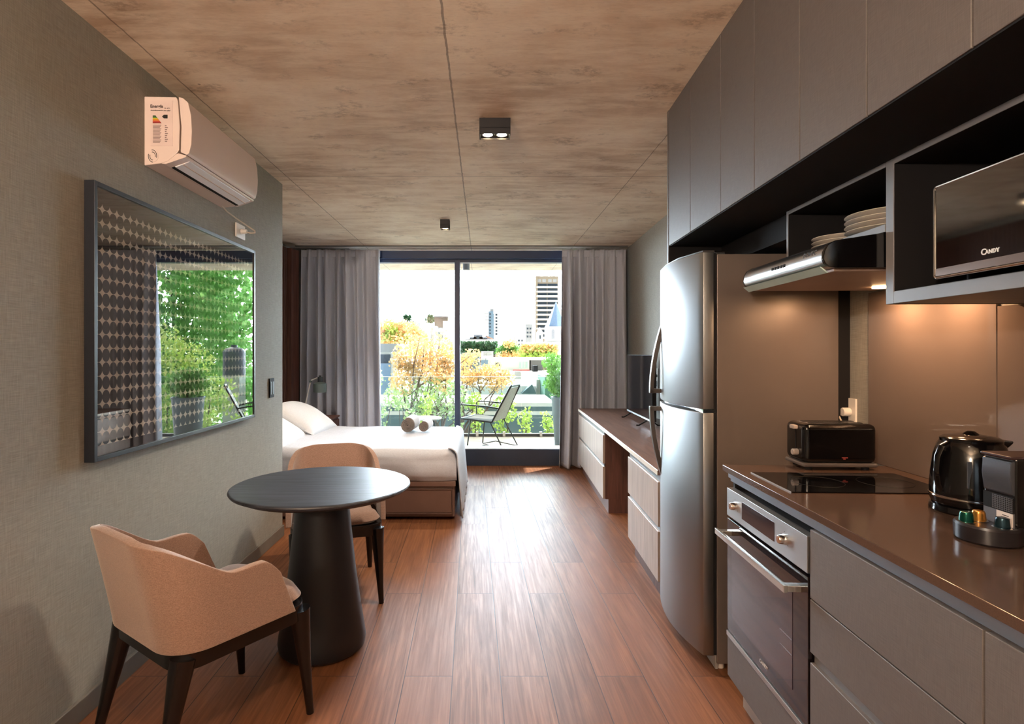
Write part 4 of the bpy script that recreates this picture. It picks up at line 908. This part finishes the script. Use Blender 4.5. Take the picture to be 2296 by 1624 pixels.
# ------------------------------------------------------------------ planting
def leafmat(name, c0, c1, tr=.5):
    m = N(name); m.set(Base_Color=m.ramp(m.noise(m.coord(), 3.0, 4, .7), [(.35, c0), (.65, c1)]), Roughness=.6)
    t = m.n('ShaderNodeBsdfTranslucent'); t.inputs[0].default_value = c1; mx = m.n('ShaderNodeMixShader'); mx.inputs[0].default_value = tr * .3
    m.l(m.p.outputs[0], mx.inputs[1]); m.l(t.outputs[0], mx.inputs[2]); m.l(mx.outputs[0], m.out.inputs[0]); return m.m
L_ORANGE = leafmat('autumn_leaves', S(226, 168, 96), S(244, 212, 156)); L_LIME = leafmat('lime_leaves', S(146, 178, 64), S(206, 224, 122))
L_PALE = leafmat('pale_green_leaves', S(130, 164, 104), S(196, 216, 156)); L_GREEN = leafmat('green_leaves', S(70, 122, 50), S(124, 176, 84), .7); L_DARK = leafmat('dark_hedge_leaves', S(18, 56, 34), S(44, 92, 50))
L_TREE = leafmat('bright_tree_leaves', S(96, 158, 80), S(160, 208, 124), 1.6); L_OLIVE = leafmat('olive_brown_leaves', S(150, 124, 88), S(206, 184, 140))
M_BARK = mat('grey_brown_bark', S(104, 88, 78), .9, nscale=20)
def rs(): return random.gauss(0, 1)
def blob(c, r, n):                                              # leaf positions, denser towards the skin of an ellipsoid
    out = []
    for _ in range(n):
        v = Vector((rs(), rs(), rs())).normalized() * (random.random() ** .35); out.append((c[0] + v.x * r[0], c[1] + v.y * r[1], c[2] + v.z * r[2]))
    return out
def plant(name, label, cat, base, stems, clusters, m, size, group=None, mt=None, up=.3, extra=None):
    t = Thing(name, label, cat, base, group=group)
    if stems:
        s = MB()
        for pts, r in stems: s.tube(pts, r, 6)
        t.part('trunk' if cat == 'tree' else 'stems', s, mt or M_BARK)
    f = MB()
    for c, r, n in clusters: f.leaves(blob(c, r, n), size, up)
    t.part('foliage', f, m, smooth=0)
    for nm, cl, mm in (extra or []):
        f2 = MB()
        for c, r, n in cl: f2.leaves(blob(c, r, n), size, up)
        t.part('foliage', f2, mm, smooth=0)
    return t
def branchy(base, targets, r0, jit=.12, n=7):
    out = []
    for tg in targets:
        p = Vector(base); tg = Vector(tg); pts = []
        for i in range(n + 1):
            f = i / n; q = p.lerp(tg, f); q.z += .0; a = math.sin(PI * f); q += Vector((rs() * jit * a, rs() * jit * a, 0)); pts.append(q)
        out.append((pts, [r0 * (1 - .8 * i / n) for i in range(n + 1)]))
        for k in range(3):
            i = random.randint(3, n - 1); e = pts[i] + Vector((rs() * .35, rs() * .3, abs(rs()) * .45 + .15)); out.append(([pts[i], pts[i].lerp(e, .5) + Vector((rs() * .05, 0, .03)), e], [r0 * .3, r0 * .2, r0 * .08]))
    return out
# boxwood in a tall tapered planter, right end of the balcony
bx = Thing('potted_boxwood', 'round boxwood bush in a tall tapered blue-grey planter, partly hidden by the right curtain', 'potted plant', (1.13, 7.72, .10))
bx.part('planter', MB().lathe([(.15, 0), (.16, 0), (.205, .62), (.215, .625), (.215, .645), (.195, .645), (.190, .60), (0, .60)], (1.13, 7.72, .10), n=40), mat('bluegrey_planter', S(116, 130, 134), .5))
f = MB(); f.leaves([(1.13 + v[0], 7.72 + v[1], .93 + v[2]) for v in blob((0, 0, 0), (.27, .27, .22), 2600)], .035); bx.part('foliage', f, L_GREEN, smooth=0)
bx.part('soil', MB().cyl((1.13, 7.72, .70), .188, .01), mat('dark_soil', S(40, 32, 26), .9)); bx.part('stem', MB().tube([(1.13, 7.72, .7), (1.13, 7.72, .85)], .02), M_BARK)
# shrubs in the planting strip just outside the railing
struct('trim_4', B(-3.6, 3.2, 8.56, 9.5, -1.0, -.35), mat('planter_concrete', S(150, 148, 142), .8))
SH = [(-1.62, 1.00, .40, L_PALE, 'pale leafy shrub outside the railing at the left edge of the window', 500), (-1.28, .62, .26, L_PALE, 'low pale shrub outside the railing, left of the rolled towels', 260),
      (-.95, .66, .24, L_LIME, 'low lime-green shrub outside the railing behind the larger rolled towel', 260), (-.50, .86, .30, L_PALE, 'pale shrub outside the railing just left of the window mullion', 420),
      (-.12, .64, .26, L_LIME, 'lime-green shrub outside the railing just right of the window mullion', 420), (.34, .60, .28, L_LIME, 'lime-green shrub outside the railing behind the woven chair', 420),
      (.64, .40, .20, L_LIME, 'short lime-green shrub outside the railing, right of the woven chair', 260), (1.08, .30, .20, L_LIME, 'lowest lime-green shrub outside the railing, beside the boxwood planter', 260), (1.75, .75, .4, L_LIME, 'lime-green shrub outside the railing, hidden behind the right curtain', 500)]
for x, zt, w_, m_, l_, n_ in SH:
    y = 9.0; cl = [((x + rs() * w_ * .28, y + rs() * .12, zt * f_ - .28 * (1 - f_)), (w_ * .38, .18, .14), n_ // 6) for f_ in (.12, .35, .55, .72, .88, .95)]
    st_ = [([(x, y, -.36), (c[0] * .5 + x * .5, y, c[2] * .5 - .1), c], [.010, .007, .003]) for c, _, _ in cl]
    plant('leafy_shrub', l_, 'shrub', (x, y, -.36), st_, cl, m_, .055, 'shrubs in the planting strip outside the railing')
# autumn trees
tg = [at(905, 800, 10.6), at(925, 775, 10.9), at(950, 790, 10.5), at(985, 770, 10.8), at(1005, 800, 10.6), at(965, 830, 10.3), at(900, 860, 10.3), at(1000, 850, 10.4)]
base = at(955, 1100, 10.6)
cl = [(tuple(p), (.24, .3, .27), 250) for p in tg]; clg = [(tuple(at(x, y, 10.4)), (.26, .25, .26), 190) for x, y in ((925, 890, ), (965, 905), (890, 890), (1000, 915), (945, 930), (975, 870))]
plant('autumn_tree', 'orange-leaved tree with bare brown branches outside the left window pane', 'tree', tuple(base), branchy(base, tg, .045) + branchy(base, [Vector(c[0]) for c in clg], .03), cl, L_ORANGE, .060, None, None, .2, [('g', clg, L_PALE), ('o', [(tuple(at(x, y, 10.5)), (.22, .2, .22), 170) for x, y in ((935, 825), (975, 815), (1000, 830), (915, 835), (900, 815))], L_OLIVE)])
tg = [at(1040, 815, 11), at(1060, 800, 11.2), at(1080, 835, 10.9), at(1105, 830, 11), at(1135, 848, 11.1), at(1050, 845, 10.8), at(1115, 858, 10.9)]
base = at(1030, 1000, 10.9)
plant('autumn_tree', 'orange-leaved tree with arching branches outside the right window pane', 'tree', tuple(base), branchy(base, tg, .030, .06), [(tuple(p), (.20, .22, .16), 190) for p in tg], L_ORANGE, .055, None, None, .2, [('o', [(tuple(at(x, y, 11)), (.24, .2, .18), 130) for x, y in ((1065, 850), (1095, 862), (1045, 860), (1120, 850))], L_OLIVE)])
tg = [at(860, 735, 24), at(885, 745, 24), at(910, 740, 24), at(870, 762, 24), at(895, 768, 23.6), at(925, 752, 24.5), at(945, 765, 25)]
base = at(890, 1000, 24)
plant('autumn_tree', 'broad orange-yellow tree crown above the white house at the left of the window', 'tree', tuple(base), branchy(base, tg, .10), [(tuple(p), (.62, .8, .40), 650) for p in tg], L_ORANGE, .13, None, None, .2, [('g', [(tuple(at(x, y, 23.4)), (.3, .3, .25), 160) for x, y in ((876, 742), (872, 757), (905, 760))], L_LIME)])
base = at(1140, 840, 34); tg = [at(1140, 778, 34), at(1128, 787, 34), at(1153, 786, 34), at(1140, 792, 34)]
plant('round_tree', 'round green tree with a touch of orange in the middle distance, right window pane', 'tree', tuple(base), branchy(base, tg, .12), [(tuple(p), (.45, .5, .34), 420) for p in tg], L_GREEN, .13, extra=[('o', [(tuple(at(x, y, 33.5)), (.5, .3, .25), 200) for x, y in ((1130, 796), (1152, 797), (1143, 770))], L_ORANGE)])
def hedge(label, x0, x1, y0, y1, D, m_, n_, sz, dep=1.2, extra=None):
    a, b = at(x0, y0, D), at(x1, y1, D); t = Thing('hedge', label, 'hedge', ((a.x + b.x) / 2, D + dep / 2, -9))
    c = ((a.x + b.x) / 2, D + dep / 2, (a.z + b.z) / 2); t.part('foliage', MB().leaves([(random.uniform(a.x, b.x), D + random.random() * dep, random.uniform(b.z, a.z)) for _ in range(n_)], sz), m_, smooth=0)
    t.part('stems', MB().box(a.x + .05, b.x - .05, D + dep * .35, D + dep * .65, -9, a.z - .15), M_BARK)
    if extra:
        t.part('foliage', MB().leaves([(random.uniform(a.x, b.x), D + random.random() * dep * .4, random.uniform(a.z - (a.z - b.z) * .45, a.z + .12)) for _ in range(n_ // 2)], sz), extra, smooth=0)
hedge('dark green hedge below the long white roof, just right of the window mullion', 1033, 1112, 769, 792, 36, L_DARK, 1900, .20)
hedge('bright green hedge tinged orange in the middle distance, under the church', 1170, 1250, 778, 803, 32, L_LIME, 1800, .17, 1.2, L_ORANGE)
base = at(1262, 960, 13); tg = [at(1236, 815, 13), at(1250, 835, 13), at(1240, 860, 13), at(1262, 820, 13.4), at(1255, 890, 13.2)]
plant('bushy_tree', 'bright green bushy tree against the right curtain edge', 'tree', tuple(base), branchy(base, tg, .04), [(tuple(p), (.22, .3, .24), 420) for p in tg], L_GREEN, .06)
# greenery seen mirrored in the framed print
base = Vector((4.1, 12.0, -9)); tg = [Vector((x + .8, y, z)) for x, y, z in ((2.1, 12, .4), (2.7, 12.2, 1.1), (3.3, 12.1, 1.5), (3.9, 12.4, 1.2), (2.9, 11.8, .2), (3.7, 12, .1), (4.4, 12.6, .5), (2.4, 11.9, -.4))]
plant('lime_tree', 'lime-green spreading tree right of the window, seen mirrored in the framed print', 'tree', tuple(base), branchy(base, tg, .06), [(tuple(p), (.55, .6, .5), 650) for p in tg], L_LIME, .075)
base = Vector((8, 20, -9)); cl = [((5.2 + (i % 5) * 1.35, 19.5 + rs() * .8, -1.6 + (i // 5) * 1.45), (1.1, 1.1, 1.0), 900) for i in range(30)]
plant('tall_tree', 'very tall dense green tree right of the window, seen mirrored in the framed print', 'tree', tuple(base), branchy(base, [Vector((6.5, 20, 4)), Vector((9, 20, 5)), Vector((8, 20, 6))], .25), cl, L_TREE, .20)
wt = Thing('water_tank', 'small dark rooftop water tank seen mirrored at the right edge of the framed print', 'water tank', (3.72, 15.0, .5))
wt.part('tank', MB().lathe([(0, 0), (.28, 0), (.28, .62), (.22, .70), (.08, .74), (.08, .80), (0, .80)], (3.72, 15, .75)), mat('tank_grey', S(70, 78, 84), .4)); wt.part('stand', B(3.5, 3.94, 14.8, 15.2, -3, .75), M_SLABW)

# ------------------------------------------------------------------ the town
struct('ground_1' if False else 'floor_town', B(-160, 200, 12, 420, -10, -9), mat('pale_ground', S(214, 210, 202), .9))
M_WHITE = mat('white_render', S(226, 222, 214), .85, nscale=1.0, var=.05); M_TEAL = mat('bluegreen_render', S(96, 118, 120), .8, nscale=.8); M_GREYR = mat('grey_roofing', S(158, 156, 154), .85, nscale=1.2)
M_DKGL = mat('dark_far_glass', S(40, 52, 62), .3); M_TAN = mat('tan_concrete', S(146, 130, 110), .85); M_BLUEG = mat('blue_grey_render', S(104, 126, 142), .7)
def px_box(mb, x0, x1, yt, D, dep, yb=None, zb=-9):
    a, b = at(x0, yt, D), at(x1, yt, D); z0 = at(x0, yb, D).z if yb else zb
    return mb.box(a.x, b.x, D, D + dep, z0, a.z)
def pane(t, parent, x0, x1, y0, y1, D, m, name='window', th=.06):
    a, b = at(x0, y0, D), at(x1, y1, D); o = t.part(name, B(a.x, b.x, D - th, D + .02, b.z, a.z), m, parent=parent); return o
# the flat-roofed blue-green neighbour just below
nb = Thing('flat_roofed_building', 'blue-green walled building with a white flat roof directly below the balcony', 'building', (-3, 13, -9))
wl = nb.part('wall', B(-9, 1.50, 12.0, 14.1, -9, .20), M_TEAL); nb.part('roof', B(-9.05, 1.53, 11.95, 14.15, .20, .29, bev=.02), M_WHITE); nb.part('roof_ledge', B(-9, 1.45, 11.99, 12.0, .02, .10), M_WHITE)
# white house at the far left with a dark window
hs = Thing('white_house', 'white house with a large dark window behind the left curtain edge', 'house', (-6, 19, -9))
hw_ = hs.part('wall', px_box(MB(), 780, 893, 787, 18.5, 3), M_WHITE); hs.part('parapet', px_box(MB(), 778, 896, 771, 18.4, 3.2, yb=790), M_GREYR)
pane(hs, hw_, 849, 876, 795, 900, 18.5, M_DKGL); o = pane(hs, hw_, 849, 876, 815, 900, 18.46, mat('blue_curtain_far', S(120, 140, 160), .6), 'blind')
# chimney and glazed block
cb1 = Thing('white_tower_house', 'tall white block with a dark glazed stair slot just left of the window mullion', 'building', (-3, 28, -9))
cw = cb1.part('wall', px_box(MB(), 974, 1018, 712, 28, 4), M_WHITE); pane(cb1, cw, 974, 1004, 711, 735, 28, M_DKGL); pane(cb1, cw, 979, 994, 735, 765, 28, M_BLUEG); cb1.part('side_pillar', px_box(MB(), 993, 1006, 720, 27.8, .5), M_WHITE); cb1.part('roof_slab', px_box(MB(), 973, 1005, 709, 27.7, 2, yb=712), M_DKGL)
ck = Thing('chimney', 'white double chimney stack in front of the glazed tower house', 'chimney', (-3.4, 23, -9))
ck.part('stack', px_box(MB(), 959, 978, 731, 23, 1), M_WHITE); ck.part('groove', px_box(MB(), 966, 971, 735, 22.95, .1, yb=860), M_GREYR)
lw = Thing('low_white_house', 'low white house between the orange tree crown and the chimney', 'house', (-5, 40, -9)); lw.part('wall', px_box(MB(), 925, 962, 724, 42, 6), M_WHITE); lw.part('roof_box', px_box(MB(), 915, 932, 720, 40, 2, yb=730), M_BLUEG)
for x, yt, D, l_ in ((914, 706, 70, 'small dark conifer on the skyline above the orange tree crown'), (966, 711, 60, 'small dark tree on the skyline beside the white chimney')):
    b_ = at(x, 760, D); b_.z = -9; c_ = at(x, (yt + 722) / 2, D); plant('skyline_tree', l_, 'tree', tuple(b_), [([tuple(b_), tuple(c_)], [.15, .1])], [((c_.x, c_.y, c_.z), (.5, .5, .42), 260)], L_DARK, .28)
# long white roof and gabled house beyond it
lr = Thing('long_white_building', 'long low building with a white roof band above the dark hedge', 'building', (-1, 40, -9)); lr.part('wall', px_box(MB(), 1000, 1116, 766, 40, 8), M_GREYR); lr.part('roof', px_box(MB(), 998, 1118, 761, 39.6, 9, yb=768), M_WHITE)
gh = Thing('stepped_gable_house', 'grey stepped-gable house on the skyline right of the window mullion', 'house', (0, 90, -9))
gm = MB()
for x0, x1, yt in ((1043, 1100, 759), (1053, 1092, 755), (1062, 1082, 750)): px_box(gm, x0, x1, yt, 90, 6)
gw = gh.part('wall', gm, mat('slate_wall', S(120, 124, 132), .8)); pane(gh, gw, 1068, 1075, 754, 760, 90, M_DKGL); gh.part('tiled_roof', MB().prism([(at(1084, 0, 89).x, at(0, 762, 89).z), (at(1090, 0, 89).x, at(0, 751, 89).z), (at(1112, 0, 89).x, at(0, 762, 89).z)], 'y', 91, 95), mat('terracotta', S(206, 150, 120), .8))
# slim tower with balconies
st_ = Thing('slim_apartment_tower', 'slim blue-grey apartment tower with thin balconies on the skyline, far away', 'building', (2, 250, -9))
sw_ = st_.part('wall', px_box(MB(), 1095, 1107, 698, 250, 9), M_BLUEG); st_.part('wing', px_box(MB(), 1107, 1116, 703, 251, 8), M_WHITE); st_.part('roof_tank', px_box(MB(), 1099, 1107, 692, 251, 4, yb=700), M_GREYR)
for i in range(7): y = 702 + i * 7.2; st_.part('balcony', px_box(MB(), 1085, 1096, y, 248.5, 4, yb=y + 1.6), M_GREYR); pane(st_, sw_, 1111, 1115, y + 2, y + 6, 250.9, M_DKGL); pane(st_, sw_, 1097, 1101, y + 1, y + 4, 250, M_DKGL)
# big tower
bt2 = Thing('apartment_tower', 'large tan apartment tower with rows of dark balconies on the right of the window', 'building', (38, 360, -9))
X0, X1 = at(1201, 0, 345).x, at(1252, 0, 345).x
tw = bt2.part('wall', B(X0, X1, 345.8, 377, -9, at(0, 619, 345).z), M_TAN); bt2.part('corner_pier', B(X0 - .02, X0 + 1.2, 344.6, 346, -9, at(0, 619, 345).z), M_TAN)
for a, b in ((1203.5, 1226), (1227.5, 1250)):
    for i in range(13):
        y = 626 + i * 10.35
        if i == 0:
            for k_ in range(2): pane(bt2, tw, a + 1.5 + k_ * 11, a + 9.5 + k_ * 11, y, y + 7, 345.8, M_GREYR)
            continue
        pane(bt2, tw, a, b, y, y + 5.6, 345.8, M_DKGL); bt2.part('balcony', px_box(MB(), a - .6, b + .6, y + 5.4, 344.2, 1.5, yb=y + 9.2), M_WHITE)
for i in range(12):
    y = 640 + i * 10.8; z = at(0, y, 360).z; bt2.part('side_window', B(X0 - .05, X0 + .1, 352, 358, z - 1.6, z), M_DKGL); 
    bt2.part('side_window', B(X0 - .05, X0 + .1, 364, 371, z - 1.6, z), M_DKGL)
# antenna mast
an_ = MB(); b0_, t0_ = at(1163, 770, 300), at(1163, 632, 300)
for dx, dy in ((-1, -1), (1, -1), (1, 1), (-1, 1)): an_.tube([(b0_.x + dx * 1.6, 300 + dy * 1.6, -9), (t0_.x + dx * .25, 300 + dy * .25, t0_.z)], .10, 4)
for i in range(22):
    f_ = i / 22; z = -9 + (t0_.z + 9) * f_; r_ = 1.6 - 1.35 * f_; z2 = z + (t0_.z + 9) / 22
    an_.tube([(b0_.x - r_, 300 - r_, z), (b0_.x + r_, 300 - r_, z2)], .06, 4).tube([(b0_.x + r_, 300 - r_, z), (b0_.x - r_, 300 - r_, z2)], .06, 4)
at_ = Thing('antenna_mast', 'pale lattice antenna mast on the skyline between the two towers', 'antenna', (b0_.x, 300, -9)); at_.part('lattice', an_, mat('pale_galvanised', S(205, 200, 200), .6))
for y in (646, 652, 686): at_.part('antenna_panel', B(b0_.x - 1.1, b0_.x + 1.1, 297.6, 298.4, at(0, y + 2, 300).z, at(0, y, 300).z), M_WHITE)
# church with a spire
cu = Thing('church_tower', 'white church tower with arched windows and pale blue-grey spire, right of the window', 'church', (10.5, 80, -9))
cx = at(1247, 0, 80).x; z1 = at(0, 733, 80).z; z0 = at(0, 766, 80).z; zt = at(0, 676, 80).z
cwl = cu.part('wall', B(cx - 1.45, cx + 1.45, 78.6, 81.8, -9, z1, bev=.03), M_WHITE)
cu.part('spire', MB().lathe([(1.62, z1 - .03), (1.58, z1 + .02), (0, zt)], (cx, 80.2, 0), n=8), mat('slate_blue_spire', S(128, 150, 178), .5)); cu.part('cornice', B(cx - 1.55, cx + 1.55, 78.4, 82.1, z0 - .3, z0), M_GREYR)
for dx in (-.62, .62):
    ar = [(cx + dx - .22, z0 + .35), (cx + dx + .22, z0 + .35), (cx + dx + .22, z1 - .75)] + [(cx + dx + .22 * math.cos(q_), z1 - .75 + .35 * math.sin(q_)) for q_ in (.5, 1.0, 1.57, 2.14, 2.64)] + [(cx + dx - .22, z1 - .75)]
    cu.part('arched_window', MB().prism(ar, 'y', 78.52, 78.7), mat('grey_louvres', S(150, 150, 156), .7), parent=cwl)
sm = Thing('small_bell_gable', 'small white pinnacle beside the church tower', 'church', (7.3, 78, -9)); px_ = at(1211, 0, 78).x
sm.part('wall', B(px_ - .42, px_ + .42, 78, 78.9, -9, at(0, 745, 78).z), M_WHITE); sm.part('cap', MB().lathe([(.46, 0), (0, .75)], (px_, 78.45, at(0, 745, 78).z), n=8), M_WHITE); sm.part('opening', B(px_ - .1, px_ + .1, 77.95, 78.1, at(0, 760, 78).z, at(0, 752, 78).z), M_DKGL)
for (x0, x1, yt, D, dep, m_, l_, nm) in ((1178, 1194, 727, 110, 8, M_GREYR, 'narrow pale grey building at the foot of the large tower', 'building'), (1158, 1176, 754, 70, 8, M_WHITE, 'small white house with dark openings between the round tree and the tower', 'house'),
        (1182, 1262, 768, 60, 6, M_WHITE, 'long white wall below the church', 'building'), (1034, 1075, 791, 30, 3, M_TEAL, 'dark bluish terrace wall below the dark hedge', 'building'), (1079, 1106, 788, 28, 3, M_WHITE, 'white roof hatch box with grey louvres', 'roof hatch')):
    a_ = at((x0 + x1) / 2, yt, D); t = Thing('distant_' + nm.replace(' ', '_'), l_, nm, (a_.x, D, -9)); w2 = t.part('wall', px_box(MB(), x0, x1, yt, D, dep), m_)
    if nm == 'roof hatch':
        for k_ in range(2): pane(t, w2, 1084, 1103, 790 + k_ * 5, 793 + k_ * 5, D, M_GREYR, 'louvre')
    elif D > 65:
        for k_ in range(3): pane(t, w2, x0 + (x1 - x0) * .2, x0 + (x1 - x0) * .42, yt + 8 + k_ * 9, yt + 12 + k_ * 9, D, M_DKGL); pane(t, w2, x0 + (x1 - x0) * .6, x0 + (x1 - x0) * .8, yt + 8 + k_ * 9, yt + 12 + k_ * 9, D, M_DKGL)
# cluttered roof terraces in the middle distance
tr = Thing('roof_terrace_house', 'white roof terrace house with a small dark window and a red railing', 'house', (3, 24, -9))
t_w = tr.part('wall', px_box(MB(), 1092, 1190, 806, 24, 3), M_WHITE); tr.part('parapet', px_box(MB(), 1078, 1262, 803, 23.9, 3.3, yb=808), M_WHITE); pane(tr, t_w, 1111, 1121, 814, 821, 24, M_DKGL)
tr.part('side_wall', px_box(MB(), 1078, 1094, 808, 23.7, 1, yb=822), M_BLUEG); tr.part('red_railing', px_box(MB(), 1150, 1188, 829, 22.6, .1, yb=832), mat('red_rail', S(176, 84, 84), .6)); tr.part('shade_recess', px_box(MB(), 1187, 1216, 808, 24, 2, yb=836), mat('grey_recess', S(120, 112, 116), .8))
tr.part('terrace_floor', px_box(MB(), 1078, 1262, 836, 21.5, 3), M_WHITE); 
for x in (1164, 1171, 1178): tr.part('laundry', px_box(MB(), x, x + 5, 811, 23.4, .05, yb=826), mat('laundry_grey', S(176, 190, 186), .8))
tr.part('vent', px_box(MB(), 1154, 1168, 833, 21.3, .6, yb=850), M_GREYR); tr.part('barbecue', px_box(MB(), 1196, 1206, 820, 22.5, .6, yb=836), M_BLACK)
rf = Thing('pale_roof_building', 'pale flat roofs with a grey-blue gabled skylight, behind the woven chair', 'building', (1.5, 17.5, -9))
rf.part('wall', px_box(MB(), 1000, 1222, 866, 16.5, 3.5), M_WHITE); rf.part('stair_box', px_box(MB(), 1203, 1224, 852, 16.3, 1.2), M_SLABW)
rf.part('skylight', MB().prism([(at(1168, 0, 16.2).x, at(0, 882, 16.2).z), (at(1192, 0, 16.2).x, at(0, 861, 16.2).z), (at(1201, 0, 16.2).x, at(0, 882, 16.2).z)], 'y', 16.0, 16.4), M_TEAL)
gw_ = Thing('green_wall_house', 'green-walled house at the far right behind the boxwood', 'house', (3, 15, -9)); gw_.part('wall', px_box(MB(), 1222, 1330, 845, 15, 2), mat('green_render', S(84, 128, 104), .8)); gw_.part('coping', px_box(MB(), 1221, 1331, 843, 14.9, 2.2, yb=846), M_WHITE)
